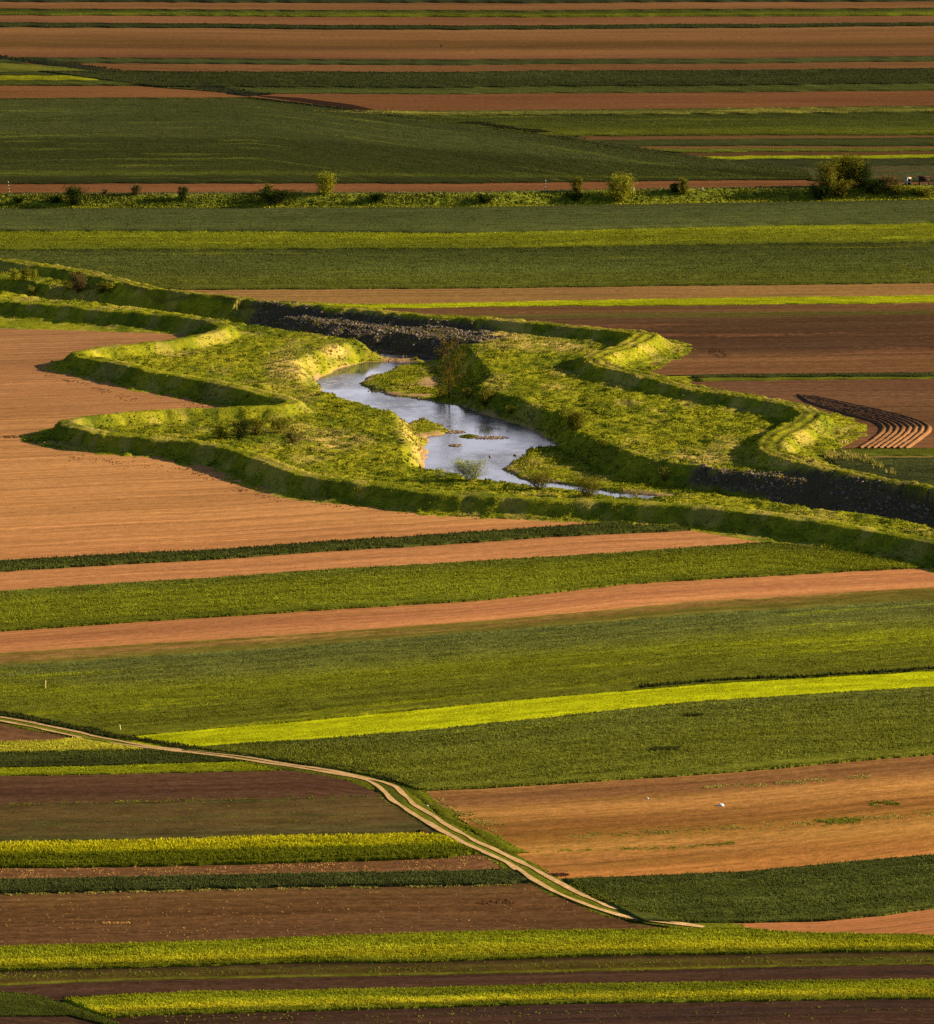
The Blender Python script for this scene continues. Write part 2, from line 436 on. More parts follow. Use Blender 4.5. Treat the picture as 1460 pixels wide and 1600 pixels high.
def grass_mat(name, tuft):
    m, t, out = newmat(name)
    at = N(t, 'ShaderNodeVertexColor'); at.layer_name = "mask"
    sep = N(t, 'ShaderNodeSeparateColor'); t.links.new(at.outputs[0], sep.inputs[0])
    tc = N(t, 'ShaderNodeTexCoord'); O = tc.outputs['Object']
    big = noise(t, scaled(t, O, (0.09, 0.05, 0.1)), 1.0, 4, 0.6)
    mid = noise(t, scaled(t, O, (0.5, 0.35, 0.5)), 1.0, 4, 0.7)
    fine = noise(t, scaled(t, O, (2.4, 2.4, 2.4)), 1.0, 3, 0.7)
    k = GRASS_K
    c = ramp(t, mth(t, 'ADD', mth(t, 'MULTIPLY', big, 0.5), mth(t, 'MULTIPLY', mid, 0.5)),
             [(0.30, alb((64, 72, 17), k)), (0.43, alb((104, 106, 20), k)), (0.54, alb((142, 134, 22), k)), (0.68, alb((176, 158, 38), k))])
    c = mix(t, maprange(t, fine, 0.3, 0.75, 0, 0.55), c, alb((56, 62, 24), k))
    dryc = mix(t, fine, alb((150, 120, 50), k), alb((205, 170, 90), k))
    dm = mth(t, 'MULTIPLY', sep.outputs[2], maprange(t, fine, 0.3, 0.5, 0.5, 1.0))
    c = mix(t, dm, c, dryc)
    if not tuft:
        sandc = mix(t, fine, alb((150, 105, 62), 1), alb((205, 160, 110), 1))
        c = mix(t, sep.outputs[1], c, sandc)
        rc = mix(t, mid, alb((66, 56, 38), 1), alb((104, 86, 60), 1))
        c = mix(t, sep.outputs[0], c, rc)
    c = mix(t, mth(t, 'MULTIPLY', at.outputs[1], 0.8), c, alb((84, 72, 26), 1))
    if tuft:
        gi = N(t, 'ShaderNodeNewGeometry')
        v = maprange(t, gi.outputs['Random Per Island'], 0, 1, 0.65, 1.35)
        cb = N(t, 'ShaderNodeCombineColor')
        for i in range(3): t.links.new(v, cb.inputs[i])
        c = mix(t, 1.0, c, cb.outputs[0], 'MULTIPLY')
    surface(t, out, c, 0.2 if tuft else 0.0, mth(t, 'ADD', fine, mid), 0.25, 0.6)
    return m

GRASS_K = 1.25
M_GRASS = grass_mat("floodplain_grass", False)
M_TUFT = grass_mat("grass_tufts", True)

def grid_faces(ny, nx, keep=None):
    a = (np.arange(ny - 1)[:, None] * nx + np.arange(nx - 1)[None, :])
    f = np.stack([a, a + 1, a + nx + 1, a + nx], -1).reshape(-1, 4)
    if keep is not None: f = f[keep.ravel()]
    return f

TMASK = mask_of(GX, GY, TH, TINS, TDL, TDW, TBAR, TRIP)
V = np.stack([GX, GY, TH], -1).reshape(-1, 3)
me = mesh_np("levee_terrain", V, [grid_faces(len(gy), len(gx))], M_GRASS, mask=TMASK.reshape(-1, 4), smooth=True)
link("floodplain", me, label="grassy river floodplain between two zigzag levees with worn wheel tracks on top", cat="terrain", kind="structure")

# the plain to the horizon
M_GROUND = field_mat("plain_soil", [(0, (110, 78, 42))], patch=(58, 70, 28), patch_amt=0.5)
R = 9000.0
gv = []; gf = []; guv = []
def quad(x0, x1, y0, y1, n=6):
    xs = np.linspace(x0, x1, n); ys = np.linspace(y0, y1, n); b = len(gv)
    for yy in ys:
        for xx in xs: gv.append((xx, yy, -0.12)); guv.append((xx, yy))
    for i in range(n - 1):
        for j in range(n - 1):
            gf.append((b + i * n + j, b + i * n + j + 1, b + (i + 1) * n + j + 1, b + (i + 1) * n + j))
quad(-R, R, -2000, Y0); quad(-R, R, Y1, R); quad(-R, -XR, Y0, Y1); quad(XR, R, Y0, Y1)
guv = np.array(guv)
me = mesh_np("ground", np.array(gv), [np.array(gf)], M_GROUND, uvs={"metric": guv, "across": guv * 0.001})
link("ground", me, label="flat farmland plain reaching to the horizon", cat="ground", kind="structure")

# water
m, t, out = newmat("river_water"); M_WATER = m
tc = N(t, 'ShaderNodeTexCoord'); O = tc.outputs['Object']
p = N(t, 'ShaderNodeBsdfPrincipled')
p.inputs['Base Color'].default_value = (0.030, 0.034, 0.040, 1)
p.inputs['Roughness'].default_value = 0.12
p.inputs['IOR'].default_value = 1.33
rip1 = noise(t, scaled(t, O, (1.2, 0.55, 1)), 1.0, 4, 0.65)
rip2 = noise(t, scaled(t, O, (0.10, 0.06, 1)), 1.0, 3, 0.6)
rr = mth(t, 'MULTIPLY', rip1, maprange(t, rip2, 0.42, 0.62, 0.15, 1.0))
t.links.new(maprange(t, rip2, 0.4, 0.65, 0.08, 0.35), p.inputs['Roughness'])
b = N(t, 'ShaderNodeBump'); b.inputs['Strength'].default_value = 0.45; b.inputs['Distance'].default_value = 0.10
t.links.new(rr, b.inputs['Height']); t.links.new(b.outputs[0], p.inputs['Normal'])
pale_fleck = noise(t, scaled(t, O, (0.8, 0.9, 1)), 1.0, 4, 0.7)  # pale diffuse flecks mixed into the rippled water
fg = maprange(t, mth(t, 'MULTIPLY', pale_fleck, maprange(t, rip2, 0.45, 0.6, 0.7, 1.1)), 0.60, 0.68, 0, 0.5)
df = N(t, 'ShaderNodeBsdfDiffuse'); df.inputs[0].default_value = (0.5, 0.55, 0.6, 1)
mxs = N(t, 'ShaderNodeMixShader'); t.links.new(fg, mxs.inputs[0]); t.links.new(p.outputs[0], mxs.inputs[1]); t.links.new(df.outputs[0], mxs.inputs[2])
t.links.new(mxs.outputs[0], out.inputs[0])
wk = (TDW < 4) & (TH < WZ + 1.5)
wf = grid_faces(len(gy), len(gx), (wk[:-1, :-1] | wk[1:, 1:]))
wv = np.stack([GX, GY, np.full(GX.shape, WZ)], -1).reshape(-1, 3)
used = np.unique(wf); rem = np.zeros(len(wv), int); rem[used] = np.arange(len(used))
me = mesh_np("river", wv[used], [rem[wf]], M_WATER, smooth=True)
link("river", me, label="shallow winding river with pale sky reflections and rippled shoals", cat="river", kind="structure")

# ------------------------------------------------------------------ strips
def clip_corridor(pts):
    """True where a point of the plain is under a levee or inside the river corridor"""
    x, y = pts[..., 0], pts[..., 1]
    r = (x > -XR) & (x < XR) & (y > Y0) & (y < Y1)
    ins = inside(x, y, corridor)
    return ins

def tufts(bx, by, bz, hh, ww, nb, lean=0.35, uvm=None, uvn=None, mask=None, rng=RNG):
    """nb blades per tuft rising from (bx,by,bz). Returns V, faces, uvs, mask"""
    n = len(bx)
    ang = rng.random((n, nb)) * 2 * math.pi
    off = rng.random((n, nb)) * 0.5
    w = ww[:, None] * (0.35 + 0.3 * rng.random((n, nb)))
    h = hh[:, None] * (0.65 + 0.6 * rng.random((n, nb)))
    oa = rng.random((n, nb)) * 2 * math.pi
    cx = bx[:, None] + np.cos(oa) * off * ww[:, None]; cy = by[:, None] + np.sin(oa) * off * ww[:, None]
    la = rng.random((n, nb)) * 2 * math.pi; ll = rng.random((n, nb)) * lean * h
    dx, dy = np.cos(ang) * w / 2, np.sin(ang) * w / 2
    z0 = bz[:, None] - 0.05
    A = np.stack([cx - dx, cy - dy, z0 + 0 * cx], -1)
    B = np.stack([cx + dx, cy + dy, z0 + 0 * cx], -1)
    tx, ty = cx + np.cos(la) * ll, cy + np.sin(la) * ll
    C = np.stack([tx + dx * 0.45, ty + dy * 0.45, z0 + h], -1)
    D = np.stack([tx - dx * 0.45, ty - dy * 0.45, z0 + h * 0.9], -1)
    V = np.stack([A, B, C, D], 2).reshape(-1, 3)
    f = np.arange(len(V)).reshape(-1, 4)
    rp = lambda a: np.repeat(a, nb * 4, axis=0)
    return V, f, (rp(uvm) if uvm is not None else None), (rp(uvn) if uvn is not None else None), (rp(mask) if mask is not None else None)

ROAD_PX = [(-300, 1090), (0, 1123), (60, 1135), (120, 1148), (170, 1158), (233, 1168), (308, 1177), (377, 1185), (450, 1197.5), (518, 1207), (592, 1223), (616, 1238), (642, 1262), (690, 1292.5), (741, 1320),
           (792, 1343), (844, 1372), (887, 1396), (920, 1409), (977, 1429), (1053, 1443.5), (1100, 1449), (1160, 1452)]
ROAD = [tuple(P(a, b)) for a, b in ROAD_PX]
left_px = [(-300, 1098), (0, 1127), (68, 1140.5), (120, 1152), (171, 1162), (233, 1170), (308, 1178.5), (377, 1187), (450, 1198.5), (518, 1209), (575, 1220), (594, 1231), (604, 1243), (618, 1255), (638, 1268), (690, 1300), (741, 1326.5), (792, 1349), (834, 1376), (878, 1400), (929, 1419), (977, 1434), (1053, 1445), (1100, 1450)]
right_px = [(-300, 1088), (0, 1121), (51, 1130), (120, 1145), (154, 1153), (205, 1162.5), (233, 1167), (308, 1175.5), (377, 1183), (450, 1195), (518, 1205), (597, 1222), (620, 1230), (630, 1242), (645, 1256), (690, 1285), (741, 1314), (792, 1337), (854, 1369), (895, 1392), (950, 1418), (977, 1424.5), (1053, 1442), (1092, 1448)]
strip_pts = lambda px: [tuple(P(a, b)) for a, b in px]
TRK_L = strip_pts(left_px); TRK_R = strip_pts(right_px)

def fmap(top, bot, T, S, x0t, x1t, x0b, x1b):
    ut = x0t + (x1t - x0t) * T; ub = x0b + (x1b - x0b) * T
    vt = interp(ut, top); vb = interp(ub, bot)
    vt = vt + (vn(ut / 16.0, vt / 60.0, 91) - 0.5) * 1.1 + (vn(ut / 170.0, vt / 60.0, 93) - 0.5) * 1.6
    vb = vb + (vn(ub / 16.0, vb / 60.0, 91) - 0.5) * 1.1 + (vn(ub / 170.0, vb / 60.0, 93) - 0.5) * 1.6
    return ut * (1 - S) + ub * S, vt * (1 - S) + vb * S

ZC = [0]
def strip(name, label, top, bot, mat, h=0.0, dens=0.38, tw=0.25, cat="field", nb=3, near_cut=True, lean=0.35, group=None, th=1.0, ref='top'):
    if h > 0.25: h = h * 0.62
    ext = 420
    ext_f = lambda pts: (pts[0][0] if pts[0][0] > 5 else -ext, pts[-1][0] if pts[-1][0] < 1455 else 1460 + ext)
    x0t, x1t = ext_f(top); x0b, x1b = ext_f(bot)
    wpx = max(x1t - x0t, x1b - x0b)
    nx = max(6, int(wpx / 12)); 
    us = np.linspace(0, 1, nx)
    hp = float(np.max(np.abs(interp(np.linspace(x0b, x1b, 30), bot) - interp(np.linspace(x0t, x1t, 30), top))))
    ny = max(3, int(hp / 5) + 1)
    T, S = np.meshgrid(us, np.linspace(0, 1, ny))
    U, Vv = fmap(top, bot, T, S, x0t, x1t, x0b, x1b)
    G = P(U, Vv, h * 0.5 * (1 - S))
    ZC[0] += 1
    z = 0.0015 * (ZC[0] % 9)
    wm = np.hypot(*(G[-1] - G[0]).mean(0)) if ny > 1 else 5
    acr = np.abs(G[..., 1] - (G[0:1, :, 1] if ref == 'top' else G[-1:, :, 1]))
    uvm = np.stack([G[..., 0] + ZC[0] * 37.0, acr + ZC[0] * 53.0], -1).reshape(-1, 2)
    uvn = np.stack([U / 1460, S], -1).reshape(-1, 2)
    cut = clip_corridor(G)
    keep = ~(cut[:-1, :-1] & cut[1:, 1:] & cut[:-1, 1:] & cut[1:, :-1])
    if h > 0:
        # crop canopy, feathered down to the ground along its edges
        zz = h * 0.55 + (fbm(G[..., 0] / 0.9, G[..., 1] / 0.9, 71) - 0.5) * h * 0.35
        zz = np.where(cut, -0.2, zz)
        near_l = gsample(TH, G[..., 0], G[..., 1]) > 0.0
        inb = (np.abs(G[..., 0]) < XR) & (G[..., 1] > Y0) & (G[..., 1] < Y1)
        zz = np.where(near_l & inb, np.minimum(zz, 0.02), zz)
    else:
        zz = np.full(G.shape[:2], z) + 0.0
    Vt = np.concatenate([G, zz[..., None]], -1).reshape(-1, 3)
    faces = [grid_faces(ny, nx, keep)]
    if len(faces[0]) == 0: return None
    if h > 0:
        # skirts round the outline
        rings = [np.arange(nx), (ny - 1) * nx + np.arange(nx), np.arange(ny) * nx, np.arange(ny) * nx + nx - 1]
        for rg in rings:
            base = len(Vt); low = Vt[rg].copy(); low[:, 2] = -0.05
            Vt = np.concatenate([Vt, low]); uvm = np.concatenate([uvm, uvm[rg]]); uvn = np.concatenate([uvn, uvn[rg]])
            i = np.arange(len(rg) - 1)
            cc = cut.ravel()[rg]; ok = ~(cc[:-1] & cc[1:])
            faces.append(np.stack([rg[i], rg[i + 1], base + i + 1, base + i], -1)[ok])
        # plants
        vis = lambda a: np.clip(a, -240, 1720)
        area = (min(x1t, 1720) - max(x0t, -240) + min(x1b, 1720) - max(x0b, -240)) / 2 * max(2.0, float(np.mean(np.abs(interp(np.linspace(max(x0b, 0), min(x1b, 1460), 30), bot) - interp(np.linspace(max(x0t, 0), min(x1t, 1460), 30), top)))))
        n = int(area * dens * DENS)
        t0 = (max(x0b, -240) - x0b) / (x1b - x0b); t1 = (min(x1b, 1720) - x0b) / (x1b - x0b)
        tt = t0 + RNG.random(n) * (t1 - t0); ss = RNG.random(n)
        ne = int(n * 0.04) + int((min(x1b, 1720) - max(x0b, -240)) * 0.9)
        tt = np.concatenate([tt, t0 + RNG.random(ne) * (t1 - t0)]); ss = np.concatenate([ss, 1 - RNG.random(ne) * min(0.2, 2.0 / max(hp, 3))])
        uu, vv = fmap(top, bot, tt, ss, x0t, x1t, x0b, x1b)
        g = P(uu, vv, h * 0.5 * (1 - ss))
        ut, vt0 = fmap(top, bot, tt, np.zeros_like(tt), x0t, x1t, x0b, x1b)
        g0 = P(ut, vt0, h * 0.5)
        inb = (np.abs(g[:, 0]) < XR) & (g[:, 1] > Y0) & (g[:, 1] < Y1)
        bad = inb & (inside(g[:, 0], g[:, 1], corridor) | (gsample(TH, g[:, 0], g[:, 1]) > 0.02))
        bad |= (seg_dist(g[:, 0], g[:, 1], TRK_L) < 0.9) | (seg_dist(g[:, 0], g[:, 1], TRK_R) < 0.9)
        ok = ~bad
        g, g0, uu, ss = g[ok], g0[ok], uu[ok], ss[ok]
        n = len(g)
        if n:
            hh = h * th * (0.55 + 0.25 * fbm(g[:, 0] / 3.0, g[:, 1] / 3.0, 75))
            dist = np.hypot(g[:, 0], g[:, 1])
            ww = tw * (0.8 + 0.4 * RNG.random(n)) * np.clip(dist / 600, 0.7, 2.4)
            bz = np.full(n, h * 0.40) 
            edge = ss > 0.96
            bz[ss > 0.9] = 0.0; hh = np.where(ss > 0.9, hh * 1.35, hh)
            a = np.stack([g[:, 0] + ZC[0] * 37.0, np.abs(g[:, 1] - g0[:, 1]) + ZC[0] * 53.0], -1)
            b_ = np.stack([uu / 1460, ss], -1)
            v2, f2, um2, un2, _ = tufts(g[:, 0], g[:, 1], bz, hh, ww, nb, lean, a, b_)
            faces.append(f2 + len(Vt)); Vt = np.concatenate([Vt, v2]); uvm = np.concatenate([uvm, um2]); uvn = np.concatenate([uvn, un2])
    me = mesh_np(name, Vt, faces, mat, uvs={"metric": uvm, "across": uvn})
    return link(name, me, label=label, cat=cat, kind="stuff" if h > 0 else "structure", group=group)

DENS = 1.0
K = 1.25        # crops shade themselves
def soil(nm, stops, **kw):
    sc_ = lambda c: (c[0] * 0.97, c[1] * 1.01, c[2] * (0.97 if sum(c) > 350 else 0.94)) if sum(c) > 215 else (c[0] * 1.02, c[1] * 1.06, c[2] * 0.88)
    stops = [(p_, sc_(c_)) for p_, c_ in stops] if isinstance(stops, list) else sc_(stops)
    kw.setdefault('k', 0.94); kw.setdefault('streak', 0.25)
    return field_mat("soil_" + nm, stops if isinstance(stops, list) else [(0, stops)], **kw)
def crop(nm, stops, **kw):
    kw.setdefault('k', K); kw.setdefault('var', 0.22)
    def yl(c):
        g = c[1] * 1.05 + 3
        return (max(c[0] * 1.03, g * (0.96 if g < 90 else 0.98 if g < 105 else 1.0)) if c[1] >= c[0] * 0.85 else c[0], g * 0.985, c[2] * 1.05 + 8) if c[1] >= c[0] * 0.85 else c
    stops = [(p_, yl(c_)) for p_, c_ in stops] if isinstance(stops, list) else yl(stops)
    if kw.get('patch'): kw['patch'] = yl(kw['patch'])
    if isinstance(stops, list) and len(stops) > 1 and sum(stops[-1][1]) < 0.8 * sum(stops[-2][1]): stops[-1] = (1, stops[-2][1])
    return field_mat("crop_" + nm, stops if isinstance(stops, list) else [(0, stops)], crop=True, **kw)

# boundaries (photo pixels, z = 0), from far to near
b0 = [(0, -12), (1460, -14)]
b1 = [(0, 3), (730, 5), (1460, 2)]
b2 = [(0, 13), (730, 16), (1460, 12)]
b3 = [(0, 24), (730, 27), (1460, 25)]
b4 = [(0, 35), (730, 40), (1460, 35)]
b5 = [(0, 43), (400, 45), (730, 47), (1100, 44), (1460, 41)]
b6 = [(0, 90), (730, 93), (1100, 92), (1460, 88)]
b7 = [(0, 99), (730, 102), (1460, 97)]
b8 = [(60, 111), (730, 112), (1460, 107)]
b9 = [(240, 136), (730, 137), (1460, 131)]
b10 = [(380, 146.5), (730, 147), (1460, 142)]
b11 = [(450, 172), (730, 173), (1460, 165)]
b12 = [(600, 180), (730, 180), (1460, 175)]
b13 = [(850, 213), (1100, 212), (1460, 211)]
b14 = [(880, 219), (1100, 218), (1460, 214)]
b15 = [(970, 229), (1460, 228)]
b16 = [(1000, 233), (1460, 230.5)]
b17 = [(1060, 239), (1460, 235)]
b18 = [(1090, 245), (1460, 240.5)]
b19 = [(1110, 250), (1460, 246)]
b20 = [(1210, 262), (1460, 257)]

strip("field", "darkest green crop sliver along the very top edge", b0, b1, crop("far_sliver", (44, 54, 24)), 0.35)
strip("field", "thin brown soil strip just below the top sliver of crop", b1, b2, soil("far1", (126, 82, 50)))
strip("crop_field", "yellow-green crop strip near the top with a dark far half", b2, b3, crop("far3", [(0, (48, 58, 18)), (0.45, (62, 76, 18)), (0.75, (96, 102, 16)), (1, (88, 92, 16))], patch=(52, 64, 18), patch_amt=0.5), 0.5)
strip("field", "thin brown strip flecked with pale stubble between two green strips near the top", b3, b4, soil("far4", (126, 80, 52), fleck=(170, 120, 84), fleck_amt=0.7))
strip("crop_field", "narrow very dark green crop strip above the broad brown field", b4, b5, crop("far5", [(0, (42, 56, 20)), (1, (26, 38, 14))]), 0.8)
strip("field", "broad brown field near the top with darker rough bands through its middle", b5, b6, soil("far6", [(0, (130, 88, 54)), (0.3, (126, 82, 50)), (0.5, (100, 68, 42)), (0.62, (96, 64, 42)), (0.75, (128, 84, 50)), (0.92, (122, 76, 50)), (1, (92, 62, 42))]))
strip("crop_field", "thin green strip under the broad brown field at the top", b6, b7, crop("far7", (60, 66, 26)), 0.3)
strip("field", "reddish brown strip above the dark green field by the ditch", b7, b8, soil("far8", (118, 76, 46)))
strip("crop_field", "dark green crop with a shadowed near edge beside the ditch", b8, b9, crop("far9", [(0, (44, 56, 20)), (0.6, (42, 54, 18)), (1, (40, 52, 18))]), 0.8)
strip("crop_field", "low lighter green strip under the dark-edged crop", b9, b10, crop("far10", (66, 74, 24)), 0.25)
strip("field", "red-brown ploughed strip right of the black soil wedge", b10, b11, soil("far11", (116, 72, 44)))
strip("crop_field", "narrow weedy strip with pale yellow flowers above the green field", b11, b12, crop("far12", [(0, (58, 66, 22)), (0.5, (100, 92, 30)), (1, (70, 76, 20))], patch=(150, 132, 44), patch_amt=0.52), 0.5)
strip("crop_field", "mid-green field right of the ditch with a brighter near edge", b12, b13, crop("far13", [(0, (58, 66, 20)), (0.6, (62, 72, 18)), (0.85, (86, 92, 18)), (1, (74, 78, 18))], patch=(84, 92, 18), patch_amt=0.55), 0.5)
strip("field", "hair-thin brown strip at the right below the brighter green edge", b13, b14, soil("far14", (108, 74, 44)))
strip("crop_field", "dark green strip at the right between two thin brown strips", b14, b15, crop("far15", (50, 62, 22)), 0.3)
strip("field", "second thin brown strip at the right, below the dark green one", b15, b16, soil("far16", (118, 80, 46)))
strip("crop_field", "plain green strip at the right above the dark brown strip", b16, b17, crop("far17", (78, 86, 20)), 0.25)
strip("field", "dark brown strip at the right above the bright yellow-green line", b17, b18, soil("far18", (86, 58, 38)))
strip("crop_field", "bright yellow-green line of young crop at the upper right", b18, b19, crop("far19", (122, 128, 14)), 0.25)
strip("crop_field", "dark green strip just under the bright yellow-green line at the upper right", b19, b20, crop("far20", (48, 58, 24)), 0.3)
strip("crop_field", "brownish green ground behind the far right bushes", [(1200, 262), (1460, 257)], [(1265, 283), (1460, 284)], crop("far21", [(0, (62, 66, 28)), (1, (60, 62, 28))], patch=(84, 66, 38), patch_amt=0.5), 0.2)

# left of the ditch
strip("field", "small brown wedge at the left edge just under the ditch", [(0, 92), (80, 100)], [(0, 97), (110, 106)], soil("leftA", (120, 82, 48)))
strip("crop_field", "yellowish mixed weeds at the upper left under the ditch", [(0, 97), (100, 105)], [(0, 113), (170, 115)], crop("leftB", (98, 92, 24), patch=(60, 70, 18), patch_amt=0.5), 0.3)
strip("crop_field", "thin dark green strip above the yellow flowering line at the left", [(0, 113), (150, 113)], [(0, 118), (210, 119)], crop("leftC", (48, 58, 20)), 0.3)
strip("crop_field", "yellow flowering line at the upper left", [(0, 118), (200, 118)], [(0, 126), (245, 126)], crop("leftD", (134, 124, 16), patch=(82, 86, 18), patch_amt=0.56), 0.4)
strip("crop_field", "green strip between the yellow line and the left brown field", [(0, 126), (250, 126)], [(0, 134), (300, 134)], crop("leftE", [(0, (60, 70, 20)), (1, (44, 54, 16))]), 0.5)
strip("field", "brown field at the left tapering to the ditch above the big green field", [(0, 134), (325, 137)], [(0, 154), (395, 152)], soil("leftF", (124, 78, 46)))
bigtop = [(0, 154), (395, 152), (500, 164), (590, 176), (740, 194), (850, 209), (1000, 236), (1130, 251), (1260, 264)]
bigmid = [(0, 215), (740, 215), (860, 216), (1000, 240), (1130, 254), (1262, 267)]
bigbot = [(0, 287), (730, 287), (1100, 282), (1270, 281)]
strip("crop_field", "biggest green field left of the ditch, lighter and faintly yellow in its far half", bigtop, bigbot, crop("big", [(0, (54, 63, 22)), (0.3, (57, 66, 24)), (0.44, (55, 64, 22)), (0.49, (43, 53, 16)), (0.84, (48, 57, 16)), (0.885, (70, 76, 18)), (0.92, (44, 53, 16)), (1, (40, 50, 16))], warp=0.05, patch=(86, 90, 24), patch_amt=0.575), 0.5)
strip("field", "reddish soil strip directly behind the shrubby embankment", [(0, 287), (730, 287), (1100, 282), (1270, 281), (1460, 280)], [(0, 306), (730, 305), (1100, 300), (1460, 297)], soil("behind_emb", (124, 76, 46)))

# below the embankment
c0 = [(0, 322), (730, 320), (1100, 314), (1460, 308)]
c1 = [(0, 361), (730, 364), (1060, 356), (1460, 348)]
c2 = [(0, 391), (730, 389), (1100, 383), (1460, 378)]
c3 = [(0, 440), (240, 453), (730, 451), (1460, 442)]
strip("crop_field", "even grey-green crop in front of the shrubby embankment", c0, c1, crop("c1", [(0, (66, 74, 30)), (1, (73, 80, 30))]), 0.4)
strip("crop_field", "bright yellow-green band of rough grass across the whole width", c1, c2, crop("c2", [(0, (118, 118, 16)), (0.25, (104, 106, 14)), (0.6, (92, 98, 14)), (1, (84, 92, 16))], patch=(132, 126, 14), patch_amt=0.55), 0.6)
strip("crop_field", "dark green crop directly behind the far levee", c2, c3, crop("c3", [(0, (58, 70, 22)), (0.5, (70, 82, 26)), (0.85, (76, 88, 22)), (1, (48, 60, 20))], patch=(96, 102, 18), patch_amt=0.58), 0.6)
c4 = [(330, 466), (570, 475), (730, 473), (1100, 465), (1460, 461)]
c5 = [(450, 483), (620, 482), (730, 480), (1460, 473)]
strip("field", "tan soil strip above the bright lime strip behind the far levee", [(240, 453), (730, 451), (1460, 442)], c4, soil("c4", (152, 106, 60), patch=(104, 92, 42), patch_amt=0.6))
strip("crop_field", "bright lime strip behind the far levee", c4, c5, crop("c5", (152, 156, 14)), 0.2)
strip("field", "wide dark brown ploughed field right of the river with paler near side", [(560, 482), (730, 480), (1460, 473)], [(960, 587), (1460, 583)],
      soil("c6", [(0, (104, 70, 44)), (0.09, (112, 74, 46)), (0.13, (86, 78, 36)), (0.18, (88, 60, 44)), (0.5, (78, 52, 40)), (0.62, (80, 54, 42)), (0.8, (122, 80, 50)), (1, (118, 76, 48))], patch=(124, 80, 50), patch_amt=0.56, wet=None))
strip("crop_field", "thin dark green line across the brown ploughed field at the right", [(1080, 586), (1460, 582)], [(1085, 591), (1460, 588.5)], crop("c7", (50, 66, 24)), 0.5)
strip("crop_field", "thin yellow-olive line below the dark green line at the right", [(1085, 591), (1460, 588.5)], [(1090, 597), (1460, 592)], crop("c8", (104, 98, 20)), 0.15)
strip("field", "brown field around the curved furrows at the right", [(1000, 597), (1460, 592)], [(1150, 702), (1460, 700)], soil("c9", [(0, (112, 72, 50)), (0.4, (112, 74, 48)), (0.62, (92, 60, 44)), (0.85, (128, 82, 54)), (1, (130, 84, 54))]))
strip("crop_field", "grassy verge strip under the curved furrows", [(1250, 702), (1460, 700)], [(1290, 714), (1460, 712)], crop("c10", [(0, (66, 78, 16)), (1, (84, 90, 18))]), 0.3)
strip("field", "thin bare farm path at the right below the grassy verge strip", [(1290, 714), (1460, 712)], [(1300, 717), (1460, 715)], soil("c11", (120, 96, 48)))
strip("crop_field", "small dark green crop right of the levee lobe below the farm path", [(1290, 717), (1460, 715)], [(1330, 760), (1460, 778)], crop("c12", (54, 66, 26), patch=(76, 80, 30), patch_amt=0.56), 0.4)

# left and middle, near side of the river
f0 = [(0, 513), (300, 522), (480, 640), (700, 720), (1020, 800)]
f1 = [(0, 876), (304, 860), (507, 847), (720, 832), (872, 822), (1000, 812)]
strip("field", "large bare orange-tan field at the left notched by the levee points", f0, f1, soil("big_tan", [(0, (158, 104, 66)), (0.25, (172, 112, 68)), (0.5, (188, 124, 72)), (0.8, (196, 128, 74)), (1, (190, 120, 70))], var=0.22, streak=0.26, patch=(160, 106, 64), patch_amt=0.62), ref='bot')
f2 = [(0, 894), (304, 876), (740, 848), (872, 838), (999, 833), (1080, 829)]
strip("crop_field", "narrow dark green crop strip between two tan fields", f1, f2, crop("f2", [(0, (46, 64, 22)), (0.7, (58, 76, 22)), (1, (34, 48, 16))]), 0.85)
f3 = [(0, 924), (355, 900), (740, 876), (973, 863), (1196, 848)]
strip("field", "narrow tan strip below the dark green crop strip, ending at the levee", f2, f3, soil("f3", (190, 120, 72), var=0.22, streak=0.24))
f4 = [(0, 988), (304, 966), (740, 940), (973, 914), (1176, 902), (1460, 887)]
f3b = [(0, 924), (355, 900), (740, 876), (973, 863), (1196, 846), (1460, 868)]
strip("crop_field", "green crop band reaching the levee at the right, dark along its near edge", f3b, f4, crop("f4", [(0, (80, 92, 22)), (0.3, (100, 108, 16)), (0.8, (102, 110, 16)), (0.93, (80, 90, 14)), (1, (40, 54, 12))], patch=(98, 112, 16), patch_amt=0.58), 0.6)  # darker stop before the near edge paints the crop's front shade
f5 = [(0, 1021), (355, 998), (740, 972), (1075, 940), (1460, 918)]
strip("field", "orange-tan soil band below the green crop, across the whole width", f4, f5, soil("f5", [(0, (192, 120, 70)), (0.5, (178, 108, 66)), (1, (196, 124, 72))], var=0.22, streak=0.26))
f6 = [(0, 1041), (355, 1018), (740, 988), (1075, 960), (1460, 937)]
strip("crop_field", "sparse seedlings thinly covering tan soil", f5, f6, crop("f6", [(0, (126, 104, 40)), (1, (112, 98, 30))], patch=(156, 112, 58), patch_amt=0.5, k=1.1), 0.10, dens=0.2)
f7t = [(0, 1112), (100, 1134), (164, 1149), (240, 1147), (377, 1135), (500, 1125), (720, 1102), (1075, 1071), (1460, 1049)]
strip("crop_field", "widest green field with faint yellow flowering drifts", f6, f7t, crop("f7", [(0, (90, 96, 36)), (0.25, (94, 98, 30)), (0.45, (104, 106, 14)), (0.75, (94, 98, 18)), (1, (92, 98, 18))], patch=(128, 128, 12), patch_amt=0.56), 0.4)
f8 = [(215, 1166), (284, 1171), (377, 1162), (500, 1155), (720, 1135), (1075, 1097), (1460, 1073)]
strip("crop_field", "brightest lime band tapering to a point at the dirt road", [(180, 1153), (240, 1147), (377, 1135), (500, 1125), (720, 1102), (1075, 1071), (1460, 1049)], f8, crop("f8", (152, 158, 8), var=0.15, streak=0.06), 0.3)
f9 = [(300, 1174), (400, 1184), (500, 1200), (600, 1216), (655, 1236), (758, 1232), (900, 1223), (1092, 1211), (1460, 1180)]
